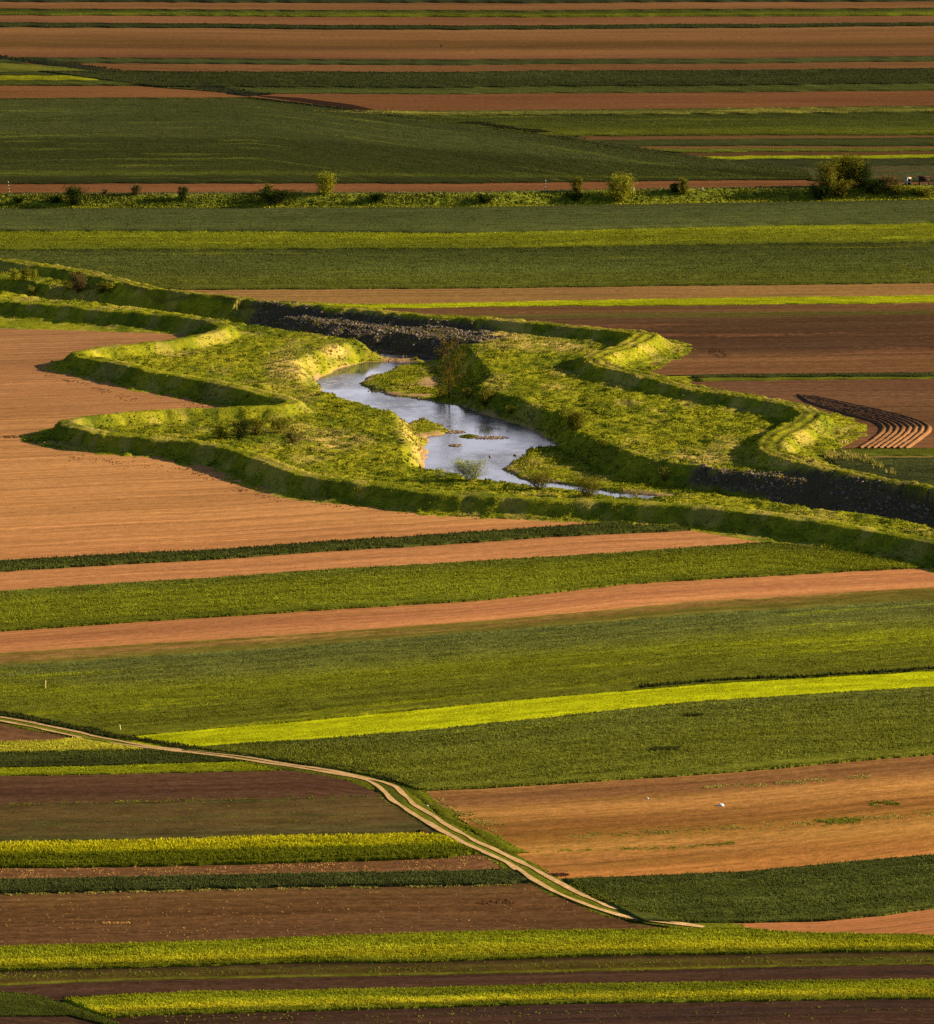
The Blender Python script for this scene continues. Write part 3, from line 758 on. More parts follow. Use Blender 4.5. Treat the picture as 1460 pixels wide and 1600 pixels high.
f8b = [(284, 1171), (377, 1162), (500, 1155), (720, 1135), (1075, 1097), (1460, 1073)]
strip("crop_field", "thick green field below the lime band and above the dirt road", f8b, f9, crop("f9", [(0, (92, 94, 28)), (0.5, (104, 106, 24)), (1, (100, 106, 24))], patch=(88, 104, 18), patch_amt=0.55), 0.6)
f10 = [(870, 1374), (900, 1372), (1168, 1361), (1460, 1335)]
strip("field", "rough tan stubble field right of the dirt road with weedy lines", [(650, 1237), (758, 1232), (900, 1223), (1092, 1211), (1460, 1180)], f10,
      soil("f10", [(0, (150, 98, 54)), (0.14, (126, 80, 46)), (0.27, (192, 126, 64)), (0.42, (148, 92, 46)), (0.58, (152, 98, 44)), (0.68, (186, 124, 60)), (0.8, (172, 108, 52)), (1, (196, 120, 60))], warp=0.2, wet=(118, 76, 44), patch=(138, 98, 36), patch_amt=0.56, fleck=(106, 98, 22), fleck_amt=0.68, var=0.3))
f11 = [(1000, 1440), (1107, 1443), (1284, 1440), (1380, 1431), (1460, 1420)]
strip("crop_field", "dark green crop in the lower right beside the dirt road's end", [(880, 1374), (900, 1372), (1168, 1361), (1460, 1335)], f11, crop("f11", [(0, (66, 76, 24)), (0.6, (74, 82, 24)), (1, (62, 72, 20))], patch=(70, 84, 22), patch_amt=0.56), 0.6)
f12 = [(1080, 1449), (1150, 1450), (1245, 1457), (1460, 1461)]
strip("field", "tan soil wedge below the dark green lower right crop", [(1060, 1443), (1107, 1443.5), (1284, 1440), (1380, 1431), (1460, 1420)], f12, soil("f12", (182, 110, 64), var=0.15))

# left of the road
strip("field", "small brown patch at the left edge under the dirt road", [(0, 1128), (60, 1139), (130, 1152)], [(0, 1158), (70, 1157), (135, 1153)], soil("g1", (122, 80, 52)))
strip("crop_field", "yellow flowering patch at the left edge below the dirt road", [(0, 1158), (70, 1157), (130, 1151), (200, 1165)], [(0, 1176), (130, 1173), (235, 1172)], crop("g2", (176, 158, 36), patch=(110, 110, 24), patch_amt=0.56), 0.5)
strip("crop_field", "dark green crop below the yellow flowering patch", [(0, 1176), (130, 1173), (235, 1171), (300, 1177)], [(0, 1200), (171, 1196), (342, 1191), (385, 1190)], crop("g3", [(0, (60, 76, 20)), (0.8, (52, 66, 20)), (1, (34, 44, 12))]), 0.55)
strip("crop_field", "narrow lime strip above the dark ploughed field left of the road", [(0, 1200), (171, 1196), (342, 1191), (385, 1190)], [(0, 1213), (240, 1208), (438, 1204)], crop("g4", [(0, (126, 134, 12)), (1, (116, 122, 14))]), 0.25)
strip("field", "dark purplish brown ploughed field left of the road", [(0, 1213), (240, 1208), (438, 1203), (530, 1214)], [(0, 1258), (205, 1253), (500, 1247), (600, 1243)], soil("g5", [(0, (92, 60, 46)), (0.6, (76, 48, 38)), (1, (92, 62, 46))], fleck=(112, 100, 30), fleck_amt=0.74))
strip("crop_field", "brown-green sparse field left of the road", [(0, 1258), (205, 1253), (500, 1247), (604, 1243)], [(0, 1316), (240, 1313), (450, 1305), (688, 1301)], crop("g6", [(0, (102, 80, 42)), (0.6, (104, 80, 42)), (1, (88, 76, 32))], patch=(78, 78, 28), patch_amt=0.54, k=1.0), 0.08, dens=0.14)
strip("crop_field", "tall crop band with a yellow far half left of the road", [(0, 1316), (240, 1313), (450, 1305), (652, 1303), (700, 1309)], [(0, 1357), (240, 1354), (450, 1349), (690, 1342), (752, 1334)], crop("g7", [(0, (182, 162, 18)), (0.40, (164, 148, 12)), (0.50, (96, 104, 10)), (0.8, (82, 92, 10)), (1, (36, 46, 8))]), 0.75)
strip("field", "thin brown strip littered with pale straw left of the road", [(0, 1357), (240, 1354), (450, 1349), (690, 1342), (752, 1335)], [(0, 1374), (274, 1368), (450, 1365), (690, 1361), (800, 1357)], soil("g8", (112, 72, 44), fleck=(196, 140, 84), fleck_amt=0.66))
strip("crop_field", "dark blue-green crop strip left of the road", [(0, 1374), (274, 1368), (450, 1365), (690, 1361), (808, 1359)], [(0, 1397), (240, 1391), (500, 1386), (758, 1383), (830, 1379)], crop("g9", [(0, (64, 80, 30)), (0.5, (58, 74, 26)), (1, (24, 36, 12))]), 0.7)
h0 = [(0, 1479), (300, 1471), (450, 1465), (676, 1457), (827, 1453), (1000, 1452)]
strip("field", "broad brown field specked with straw at the lower left", [(0, 1397), (240, 1391), (500, 1386), (758, 1383), (834, 1380)], [(0, 1479), (300, 1471), (450, 1465), (676, 1457), (827, 1453), (1010, 1452)], soil("g10", [(0, (112, 76, 44)), (0.4, (96, 62, 40)), (1, (92, 60, 42))], fleck=(164, 116, 66), fleck_amt=0.74, var=0.35))

h0f = [(0, 1479), (300, 1471), (450, 1465), (676, 1457), (827, 1453), (1000, 1452), (1092, 1450), (1168, 1450), (1245, 1457), (1460, 1461)]
h1 = [(0, 1518), (240, 1512), (500, 1504), (619, 1505), (1000, 1492), (1130, 1492), (1460, 1487)]
h2 = [(0, 1540), (240, 1531), (500, 1527), (900, 1518), (1168, 1512), (1460, 1507)]
h3 = [(0, 1551), (96, 1558), (308, 1549), (500, 1547), (900, 1537), (1460, 1530)]
strip("crop_field", "yellow-green crop band right across the bottom, just below the road's end", h0f, h1, crop("h1", [(0, (112, 118, 14)), (0.35, (124, 126, 14)), (0.75, (166, 148, 18)), (0.92, (100, 100, 12)), (1, (40, 46, 10))], patch=(146, 134, 22), patch_amt=0.56), 0.6)  # late dark stop puts the front edge's shade into the ramp
strip("crop_field", "weedy brown strip ending in a thin yellow line near the bottom", h1, h2, crop("h2", [(0, (76, 56, 34)), (0.45, (94, 76, 32)), (0.8, (98, 78, 32)), (0.93, (122, 112, 22)), (1, (118, 108, 22))], patch=(88, 88, 22), patch_amt=0.55, k=1.05), 0.10, dens=0.14)
strip("field", "dark brown strip between the thin yellow line and the lowest crop band", h2, h3, soil("h3", (76, 50, 40), patch=(60, 42, 34), patch_amt=0.5, fleck=(98, 88, 36), fleck_amt=0.76))
h4t = [(98, 1560), (308, 1549), (500, 1547), (900, 1537), (1460, 1530)]
h4 = [(170, 1592), (257, 1586), (500, 1580), (900, 1568), (1460, 1561)]
strip("crop_field", "lowest yellow-green leafy crop band with a pointed left end", h4t, h4, crop("h4", [(0, (118, 120, 14)), (0.4, (136, 132, 14)), (0.7, (170, 150, 20)), (0.9, (100, 102, 14)), (1, (36, 44, 10))], patch=(74, 90, 14), patch_amt=0.54), 0.55)  # last stops darken the colour for the shaded front edge
strip("field", "dark brown field along the bottom edge", [(0, 1590), (140, 1593), (257, 1586), (500, 1580), (900, 1568), (1460, 1561)], [(0, 1700), (1460, 1700)], soil("h5", (70, 46, 38), patch=(58, 40, 32), patch_amt=0.5, fleck=(92, 88, 26), fleck_amt=0.75))
strip("field", "dark soil around the green triangle at the bottom left corner", [(0, 1551), (96, 1558)], [(0, 1700), (190, 1700)], soil("h6", (72, 48, 38)))
strip("crop_field", "green grassy triangle at the bottom left corner", [(0, 1548), (60, 1554), (110, 1570), (190, 1601)], [(0, 1588), (60, 1588), (110, 1588), (170, 1604)], crop("h7", [(0, (70, 80, 16)), (0.5, (56, 70, 16)), (1, (36, 46, 10))]), 0.4)

# ------------------------------------------------------------------ ribbons (ditch, road, verges)
def resample(pts, step):
    p = np.array(pts, float); s = np.concatenate([[0], np.cumsum(np.hypot(*np.diff(p, axis=0).T))])
    n = max(2, int(s[-1] / step)); q = np.linspace(0, s[-1], n)
    x = np.interp(q, s, p[:, 0]); y = np.interp(q, s, p[:, 1])
    for _ in range(3):
        x[1:-1] = (x[:-2] + 2 * x[1:-1] + x[2:]) / 4; y[1:-1] = (y[:-2] + 2 * y[1:-1] + y[2:]) / 4
    return np.stack([x, y], -1), q

def ribbon_data(pts, w0, w1, step=1.5, wob=0.0, seed=3):
    c, q = resample(pts, step)
    tg = np.gradient(c, axis=0); tg /= np.linalg.norm(tg, axis=1)[:, None] + 1e-9
    nr = np.stack([-tg[:, 1], tg[:, 0]], -1)
    a = w0 + wob * (vn(q / 3.0, q * 0, seed) - 0.5); b = w1 + wob * (vn(q / 3.0, q * 0 + 9, seed) - 0.5)
    if np.ndim(a) == 0: a = np.full(len(q), a)
    return c, nr, a, b, q

def ribbon(name, label, pts, w0, w1, mat, z=0.03, kind="structure", cat="road", hgt_=0.0, n_t=0, wob=0.0, tw=0.3, step=1.5, nb=3, parent=None, seed=3, avoid=False):
    c, nr, a, b, q = ribbon_data(pts, w0, w1, step, wob, seed)
    ks = np.linspace(0, 1, 5)
    rows = [c + nr * (a * (1 - k) + b * k)[:, None] for k in ks]
    G = np.stack(rows, 0)
    hump = [0, 1, 1, 1, 0]
    zz = np.stack([np.full(len(c), z + hump[i] * hgt_ * 0.35 - (0.03 if (hgt_ and not hump[i]) else 0)) for i in range(5)], 0)
    Vt = np.concatenate([G, zz[..., None]], -1).reshape(-1, 3)
    uvm = np.stack([np.broadcast_to(q, (5, len(q))), np.broadcast_to((ks * (w1 - w0))[:, None], (5, len(q)))], -1).reshape(-1, 2)
    uvn = np.stack([uvm[:, 0] * 0.01, np.repeat(ks, len(q))], -1)
    fc = [grid_faces(5, len(c))]
    if n_t:
        i = RNG.random(n_t) * (len(c) - 1.001); k = RNG.random(n_t); i0 = i.astype(int); fr = (i - i0)[:, None]
        cc = c[i0] * (1 - fr) + c[i0 + 1] * fr
        off = a[i0] * (1 - k) + b[i0] * k
        g = cc + nr[i0] * off[:, None]
        if avoid:
            far_ = (seg_dist(g[:, 0], g[:, 1], TRK_L) > 0.42) & (seg_dist(g[:, 0], g[:, 1], TRK_R) > 0.42)
            g, i, k = g[far_], i[far_], k[far_]; n_t = len(g)
        hh = hgt_ * (0.5 + 0.6 * RNG.random(n_t)); ww = tw * (0.7 + 0.6 * RNG.random(n_t))
        um = np.stack([i, k * (w1 - w0)], -1); un = np.stack([i * 0.01, k], -1)
        v2, f2, u2, n2, _ = tufts(g[:, 0], g[:, 1], np.full(n_t, z), hh, ww, nb, 0.35, um, un)
        fc.append(f2 + len(Vt)); Vt = np.concatenate([Vt, v2]); uvm = np.concatenate([uvm, u2]); uvn = np.concatenate([uvn, n2])
    me = mesh_np(name, Vt, fc, mat, uvs={"metric": uvm, "across": uvn})
    return link(name, me, parent, label, cat if parent is None else None, kind)

M_TRACK = soil("track", (214, 160, 104), var=0.25, streak=0.08, patch=(176, 122, 74), patch_amt=0.6)
M_VERGE = crop("verge", (96, 104, 16), patch=(62, 78, 16), patch_amt=0.5)
M_VERGED = crop("verge_dark", (44, 58, 16), patch=(70, 82, 16), patch_amt=0.55)
ribbon("verge", "grass between and beside the wheel tracks of the dirt road", ROAD, -1.8, 1.9, M_VERGE, 0.02, "stuff", "grass", 0.16, 5200, 1.0, avoid=True)
vr_px = [(620, 1222), (648, 1232), (668, 1252), (700, 1276), (745, 1300), (785, 1322), (812, 1334)]
ribbon("verge", "bright weedy verge on the right of the dirt road's bend", strip_pts(vr_px), -0.7, 0.9, M_VERGE, 0.03, "stuff", "grass", 0.16, 1500, 1.2, avoid=True)
ribbon("verge", "weedy verge between the dirt road and the lower right crop", strip_pts([(900, 1383), (935, 1402), (980, 1420), (1040, 1436), (1080, 1442)]), -0.7, 1.0, M_VERGE, 0.03, "stuff", "grass", 0.3, 1300, 1.0, avoid=True)
ribbon("verge", "dark tall weeds along the upper side of the dirt road at the left", strip_pts([(-20, 1114), (60, 1128), (130, 1143), (200, 1156), (280, 1171), (377, 1180), (450, 1191), (518, 1200), (597, 1215), (640, 1231)]), -0.5, 1.3, M_VERGED, 0.03, "stuff", "grass", 0.35, 3600, 1.0, avoid=True)
rd = bpy.data.objects.new("dirt_road", None); COL.objects.link(rd)
rd["label"] = "pale two-track dirt road curving down between the fields"; rd["category"] = "dirt road"; rd["kind"] = "structure"
ribbon("wheel_track", None, strip_pts(left_px), -0.31, 0.31, M_TRACK, 0.13, None, None, 0.0, 0, 0.32, step=0.6, parent=rd, seed=5)
ribbon("wheel_track", None, strip_pts(right_px), -0.29, 0.29, M_TRACK, 0.125, None, None, 0.0, 0, 0.32, step=0.6, parent=rd, seed=8)

ditch_px = [(-200, 70), (0, 90), (60, 96), (150, 108), (210, 117), (260, 125), (320, 137), (380, 145), (410, 149)]
M_DITCH = crop("ditch_weeds_shade", (50, 54, 24), patch=(28, 26, 20), patch_amt=0.45, k=1.0)  # near-black patches put the ditch's shadow into the weed colour
M_DITCH2 = crop("ditch_edge_shade", (70, 68, 26), patch=(30, 32, 18), patch_amt=0.5, k=1.0)  # weeds, with shade inside the ditch painted as dark patches
ribbon("ditch", "weedy ditch crossing the upper left fields, its shade painted dark", strip_pts(ditch_px), -5, 4, M_DITCH, 0.02, "stuff", "ditch", 0.5, 1400, 3, tw=0.6, step=4)
ribbon("ditch", "broken line of ditch weeds with painted ditch shade in the middle of the upper fields", strip_pts([(575, 174), (640, 183), (730, 191), (770, 196), (850, 208), (900, 219), (1000, 234), (1060, 243), (1130, 251), (1220, 263)]), -1.8, 2.2, M_DITCH2, 0.03, "stuff", "ditch", 0.35, 1500, 4, tw=0.6, step=4)
ribbon("ditch", "short stretch of ditch in the upper middle with its shadow painted black", strip_pts([(735, 191.5), (770, 197), (810, 203), (850, 208)]), -2.5, 2.5, soil("ditch_shade", (30, 26, 18)), 0.25, "structure", "ditch", 0, 0, 3, step=3)  # black ribbon over the ditch, its shadow given as colour
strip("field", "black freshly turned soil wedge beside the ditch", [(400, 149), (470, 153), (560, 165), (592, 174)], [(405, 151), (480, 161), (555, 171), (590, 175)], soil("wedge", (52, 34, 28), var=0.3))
strip("field", "black ribbon along the upper left ditch", [(20, 92), (100, 98), (160, 107)], [(30, 94), (105, 103), (160, 110)], soil("wedge2", (48, 36, 30), var=0.3))  # near-black strip laid along the ditch

# curved furrows on the right
def furrows():
    outer = [(1246, 618), (1280, 622), (1317, 630), (1370, 641), (1418, 653), (1442, 661), (1452, 668), (1449, 676), (1434, 688), (1415, 701.5)]
    inner = [(1262, 628), (1290, 637), (1329, 649), (1352, 655), (1369, 660), (1378, 665), (1382, 670), (1378, 678), (1364, 689), (1344, 701.5)]
    nR = 8
    po = np.array([P(a, b) for a, b in outer]); pi_ = np.array([P(a, b) for a, b in inner])
    V = []; Fc = []; A = []
    n = 160
    for k in range(nR):
        f = k / (nR - 1)
        c, q = resample(pi_ * (1 - f) + po * f, 0.45)
        tg = np.gradient(c, axis=0); tg /= np.linalg.norm(tg, axis=1)[:, None]
        nr = np.stack([-tg[:, 1], tg[:, 0]], -1)
        # ridge spacing follows the fan
        nxt = resample(pi_ * (1 - (f + 0.14)) + po * (f + 0.14), 0.9)[0]
        sp = np.interp(np.linspace(0, 1, len(c)), np.linspace(0, 1, len(nxt)), np.hypot(nxt[:, 0] - np.interp(np.linspace(0, 1, len(nxt)), np.linspace(0, 1, len(c)), c[:, 0]), nxt[:, 1] - np.interp(np.linspace(0, 1, len(nxt)), np.linspace(0, 1, len(c)), c[:, 1])))
        wd = np.clip(sp * 0.5, 0.35, 0.62)
        base = len(V)
        prof = [(-1, -0.03), (-0.55, 0.16), (-0.15, 0.33), (0.25, 0.31), (0.65, 0.12), (1, -0.03)]
        for j, (o_, z_) in enumerate(prof):
            for i in range(len(c)):
                jit = (vn(np.array([q[i] / 0.5]), np.array([j * 3.1 + k * 7.7]), 33)[0] - .5)
                V.append((c[i, 0] + nr[i, 0] * o_ * wd[i], c[i, 1] + nr[i, 1] * o_ * wd[i], z_ * 0.85 + jit * 0.13 * (z_ > 0) + 0.02)); A.append((q[i] + 300.0 * 0, o_ + 3 * k, q[i] / q[-1]))
        m_ = len(c)
        for j in range(len(prof) - 1):
            for i in range(m_ - 1):
                Fc.append((base + j * m_ + i, base + j * m_ + i + 1, base + (j + 1) * m_ + i + 1, base + (j + 1) * m_ + i))
    A = np.array(A)
    me = mesh_np("furrows", np.array(V), [np.array(Fc)], soil("furrow", [(0, (108, 74, 54)), (0.5, (106, 72, 52)), (0.62, (130, 88, 58)), (0.7, (164, 108, 70)), (1, (156, 104, 70))], var=0.2, warp=0.03), uvs={"metric": A[:, :2], "across": np.stack([A[:, 0] * 0.01, A[:, 2]], -1)}, smooth=False)
    link("furrows", me, label="fan of curved ploughed ridges beside the right levee lobe", cat="furrows", kind="structure")
    # darker sheet of soil under the narrow upper end of the fan
furrows()
strip("field", "dark soil under the curved furrows at the right", [(1240, 617), (1317, 628), (1400, 646), (1440, 657)], [(1258, 626), (1310, 643), (1360, 656), (1384, 668)], soil("furrow_dark", (58, 38, 32)))

# ------------------------------------------------------------------ embankment behind the grey-green crop
def embankment():
    us = np.arange(-420, 1885, 2.5)
    vb = interp(us, [(0, 326), (730, 324), (1060, 318), (1460, 312)])
    g = P(us, vb)
    prof = [(-1.6, -0.05), (-0.6, 0.12), (0, 0.25), (0.8, 0.75), (1.6, 1.25), (2.4, 1.75), (3.2, 2.2), (4.0, 2.45), (4.8, 2.55), (6.0, 2.5), (7.2, 2.5), (8.0, 2.3), (10, 1.2), (12.5, -0.05)]
    X, Y, Z = [], [], []
    for o_, z_ in prof:
        x = g[:, 0]; y = g[:, 1] + o_
        am = min(1, max(0, z_ * 1.5)) * (0.4 if 5 < o_ < 7.5 else 1)
        X.append(x); Y.append(y); Z.append(z_ * (1 + 0.12 * (vn(x / 12, y * 0, 81) - .5)) + am * ((fbm(x / 1.1, y / 0.8, 83) - 0.5) * 0.7))
    X, Y, Z = map(np.array, (X, Y, Z))
    Vt = np.stack([X, Y, Z], -1).reshape(-1, 3)
    uvm = np.stack([X, Y], -1).reshape(-1, 2); uvn = np.stack([X * 0 + X / 100, np.broadcast_to(np.linspace(1, 0, len(prof))[:, None], X.shape)], -1).reshape(-1, 2)
    mt = crop("embankment_weeds", [(0, (70, 72, 22)), (0.35, (82, 74, 36)), (0.48, (104, 98, 20)), (0.75, (98, 94, 16)), (0.92, (122, 112, 18)), (1, (130, 116, 20))], patch=(62, 74, 12), patch_amt=0.54, k=1.7)
    fc = [grid_faces(len(prof), len(us))]
    n = int(16000 * DENS)
    i = RNG.random(n) * (len(us) - 1.01); k = RNG.random(n) * 9.0
    i = np.where(RNG.random(n) < 0.8, (i * 0.66 + 0.17 * len(us)), i); i0 = i.astype(int)
    po = np.array([p_[0] for p_ in prof]); pz = np.array([p_[1] for p_ in prof])
    o_ = -1.2 + k; z_ = np.interp(o_, po, pz)
    sel = ~((o_ > 5.4) & (o_ < 7.0)); i0, o_, z_ = i0[sel], o_[sel], z_[sel]; n = len(i0)
    bx = g[i0, 0] + RNG.random(n) * 0.4; by = g[i0, 1] + o_
    hh = 0.18 + 0.35 * RNG.random(n) * fbm(bx / 2, by / 2, 85); ww = 0.5 + 0.3 * RNG.random(n)
    v2, f2, a2, b2_, _ = tufts(bx, by, z_, hh, ww, 3, 0.4, np.stack([bx, by], -1), np.stack([bx / 100, 1 - np.interp(o_, po, np.linspace(0, 1, len(po)))], -1))
    fc.append(f2 + len(Vt)); Vt = np.concatenate([Vt, v2]); uvm = np.concatenate([uvm, a2]); uvn = np.concatenate([uvn, b2_])
    me = mesh_np("embankment", Vt, fc, mt, uvs={"metric": uvm, "across": uvn})
    link("embankment", me, label="long low weedy embankment dotted with shrubs across the upper third", cat="embankment", kind="structure")
    # worn path along the top
    px = [(x, y + 6.0) for x, y in g[::4]]
    ribbon("path", "narrow bare path along the top of the shrubby embankment", px, -0.5, 0.5, soil("emb_path", (84, 62, 40)), 2.72, "structure", "path", 0, 0, 0.4, step=3)
embankment()
def emb_pt(u, frac):
    """a point on the embankment's front: frac 0 foot .. 1 crest"""
    vb = float(interp(u, [(0, 326), (730, 324), (1060, 318), (1460, 312)]))
    g = P(u, vb); o_ = frac * 4.2
    z_ = float(np.interp(o_, [-1.6, 0, 0.8, 1.6, 2.4, 3.2, 4.0, 4.8], [-0.05, 0.25, 0.75, 1.25, 1.75, 2.2, 2.45, 2.55]))
    return float(g[0]), float(g[1] + o_), z_

# ------------------------------------------------------------------ grass tufts on the floodplain and levees
def plant_grass():
    n = int(300000 * DENS)
    y = Y0 + 10 + RNG.random(n) * (Y1 - Y0 - 30)
    x = (RNG.random(n) * 2 - 1) * np.minimum(XR - 1, y * 0.105)
    keep = RNG.random(n) < np.clip((760 / y) ** 1.5, 0, 1)
    x, y = x[keep], y[keep]
    h = gsample(TH, x, y); ins = inside(x, y, corridor); dl = gsample(TDL, x, y); dw = gsample(TDW, x, y)
    msk = np.stack([gsample(TMASK[..., i], x, y) for i in range(4)], -1)
    ok = (ins | (h > 0.03)) & (dw > 0.1) & (msk[:, 1] < 0.35) & ((msk[:, 0] < 0.5) | (RNG.random(len(x)) < 0.42)) & (h > WZ + 0.1)
    ok &= (msk[:, 3] < 0.4) | (RNG.random(len(x)) < 0.3)
    x, y, h, dl, msk = x[ok], y[ok], h[ok], dl[ok], msk[ok]
    n = len(x)
    cl = fbm(x / 2.2, y / 2.2, 95)
    hh = (0.12 + 0.40 * np.clip(cl - 0.35, 0, 1)) * (0.7 + 0.6 * RNG.random(n))
    hh = np.where(dl < 1.6, hh * 0.4, np.where(dl < 4.8, hh * 0.75, hh)); hh = np.where(h < -1.2, hh * 1.2, hh)
    ww = 0.34 + 0.25 * RNG.random(n)
    v, f, _, _, mk = tufts(x, y, h, hh, ww, 3, 0.55, mask=msk)
    me = mesh_np("grass", v, [f], M_TUFT, mask=mk)
    link("grass", me, label="long tussocky grass covering the levees and the floodplain", cat="grass", kind="stuff")
plant_grass()

# ------------------------------------------------------------------ riprap and stones
def ico():
    t_ = (1 + 5 ** .5) / 2
    v = np.array([(-1, t_, 0), (1, t_, 0), (-1, -t_, 0), (1, -t_, 0), (0, -1, t_), (0, 1, t_), (0, -1, -t_), (0, 1, -t_), (t_, 0, -1), (t_, 0, 1), (-t_, 0, -1), (-t_, 0, 1)], float)
    v /= np.linalg.norm(v[0])
    f = np.array([(0, 11, 5), (0, 5, 1), (0, 1, 7), (0, 7, 10), (0, 10, 11), (1, 5, 9), (5, 11, 4), (11, 10, 2), (10, 7, 6), (7, 1, 8), (3, 9, 4), (3, 4, 2), (3, 2, 6), (3, 6, 8), (3, 8, 9), (4, 9, 5), (2, 4, 11), (6, 2, 10), (8, 6, 7), (9, 8, 1)])
    return v, f
IV, IF = ico()
def rocks(name, label, x, y, z, size, mat, flat=0.7, kind="stuff", cat="rocks"):
    n = len(x)
    v = np.repeat(IV[None], n, 0) * (0.7 + 0.6 * RNG.random((n, 12, 1)))
    sc = size[:, None, None] * np.stack([0.8 + 0.7 * RNG.random(n), 0.7 + 0.5 * RNG.random(n), flat * (0.7 + 0.6 * RNG.random(n))], -1)[:, None, :]
    v = v * sc
    a = RNG.random(n) * 6.28; ca, sa = np.cos(a)[:, None], np.sin(a)[:, None]
    v = np.stack([v[..., 0] * ca - v[..., 1] * sa, v[..., 0] * sa + v[..., 1] * ca, v[..., 2]], -1)
    b_ = (RNG.random(n) - .5) * 1.2; cb, sb = np.cos(b_)[:, None], np.sin(b_)[:, None]
    v = np.stack([v[..., 0] * cb + v[..., 2] * sb, v[..., 1], -v[..., 0] * sb + v[..., 2] * cb], -1)
    v += np.stack([x, y, z], -1)[:, None, :]
    f = (IF[None] + (np.arange(n) * 12)[:, None, None]).reshape(-1, 3)
    me = mesh_np(name, v.reshape(-1, 3), [f], mat)
    return link(name, me, label=label, cat=cat, kind=kind)
M_ROCK = plain_mat("riprap_stone", (80, 68, 54), 0.9, 0.4, 1.5, 1.0, c2=(128, 108, 88))
M_ROCKW = plain_mat("river_stone", (96, 76, 58), 0.8, 0.4, 2.0, 1.0, c2=(160, 130, 100))
def riprap():
    for j, (poly, lab) in enumerate(((rip_polys[0], "grey boulder riprap on the shaded far bank above the river's bend"), (rip_polys[1], "grey boulder riprap on the shaded bank at the right edge"))):
        pa = np.array(poly); x0, y0 = pa.min(0) - 4; x1, y1 = pa.max(0) + 4
        x0 = max(x0, -XR + 1); x1 = min(x1, XR - 1)
        n = int((x1 - x0) * (y1 - y0) * 6.0)
        x = x0 + RNG.random(n) * (x1 - x0); y = y0 + RNG.random(n) * (y1 - y0)
        m_ = gsample(TMASK[..., 0], x, y); h = gsample(TH, x, y)
        ok = (m_ > 0.45) & (h > WZ - 0.1) & (fbm(x / 5, y / 5, 111) > 0.36) & (RNG.random(n) < 0.9)
        x, y, h = x[ok], y[ok], h[ok]
        rocks("riprap", lab, x, y, h + 0.0, 0.09 + 0.24 * RNG.random(len(x)) ** 3, M_ROCK)
riprap()
def shore_stones():
    n = 90000
    x = (RNG.random(n) * 2 - 1) * 60; y = 700 + RNG.random(n) * 190
    dw = gsample(TDW, x, y); h = gsample(TH, x, y)
    ok = (dw > -0.9) & (dw < 1.1) & (fbm(x / 4, y / 4, 121) > 0.56) & (h < WZ + 0.8) & (RNG.random(n) < 0.5)
    x, y, h = x[ok], y[ok], np.maximum(h[ok], WZ - 0.05)
    rocks("shore_stones", "small brown stones along the water's edge", x, y, h, 0.08 + 0.14 * RNG.random(len(x)), M_ROCKW)
shore_stones()
for (u, v, s, lab) in ((804.5, 711, 0.42, "dark boulder standing in the water beside the near grassy bar"), (766, 713, 0.30, "small dark rock awash in the middle of the lower pool"),
                       (534, 548, 0.5, "pale boulder at the foot of the far riprap")):
    g = P(u, v, WZ + 0.1)
    o = rocks("boulder", lab, np.array([g[0]]), np.array([g[1]]), np.array([WZ + 0.1]), np.array([s]), M_ROCKW if v > 600 else M_ROCK, 0.5, kind=None, cat="boulder")

# gravel shoals showing through the shallow water
def shoal(u, v, ru, rd, lab):
    g = P(u, v, WZ)
    n = 240; a = RNG.random(n) * 6.28; r = RNG.random(n) ** .5
    x = g[0] + np.cos(a) * r * ru; y = g[1] + np.sin(a) * r * rd
    rocks("gravel_shoal", lab, x, y, np.full(n, WZ + 0.01), 0.08 + 0.12 * RNG.random(n), M_ROCKW, 0.45, cat="gravel")
shoal(712, 696, 1.0, 1.2, "small brown gravel shoal in the middle of the lower pool")
shoal(765, 684, 3.0, 1.6, "long brown gravel shoal trailing from the grassy islet")
shoal(712, 675, 1.6, 1.6, "brown gravel tip of the grassy spit on the left shore")
# grassy islet
def islet():
    g = P(733, 682, WZ)
    n = 500; a = RNG.random(n) * 6.28; r = RNG.random(n) ** .5
    x = g[0] + np.cos(a) * r * 1.6; y = g[1] + np.sin(a) * r * 1.8
    mk = np.zeros((n, 4))
    v1, f1, _, _, mk1 = tufts(x, y, np.full(n, WZ), 0.35 * (1.2 - r), np.full(n, 0.3), 4, 0.5, mask=mk)
    me = mesh_np("islet", v1, [f1], M_TUFT, mask=mk1)
    link("islet", me, label="tiny grassy islet beside the left spit in the river", cat="islet", kind="stuff")
islet()

# ------------------------------------------------------------------ trees and shrubs
def tube(V, Fc, a, b, ra, rb, ns=5):
    a = np.array(a, float); b = np.array(b, float); d = b - a; L = np.linalg.norm(d) + 1e-9; d /= L
    up = np.array([0, 0, 1.0]) if abs(d[2]) < 0.9 else np.array([1.0, 0, 0])
    e1 = np.cross(d, up); e1 /= np.linalg.norm(e1); e2 = np.cross(d, e1)
    base = len(V)
    for c, r in ((a, ra), (b, rb)):
        for k in range(ns):
            an = 2 * math.pi * k / ns
            V.append(tuple(c + r * (math.cos(an) * e1 + math.sin(an) * e2)))
    for k in range(ns):
        k2 = (k + 1) % ns
        Fc.append((base + k, base + k2, base + ns + k2, base + ns + k))

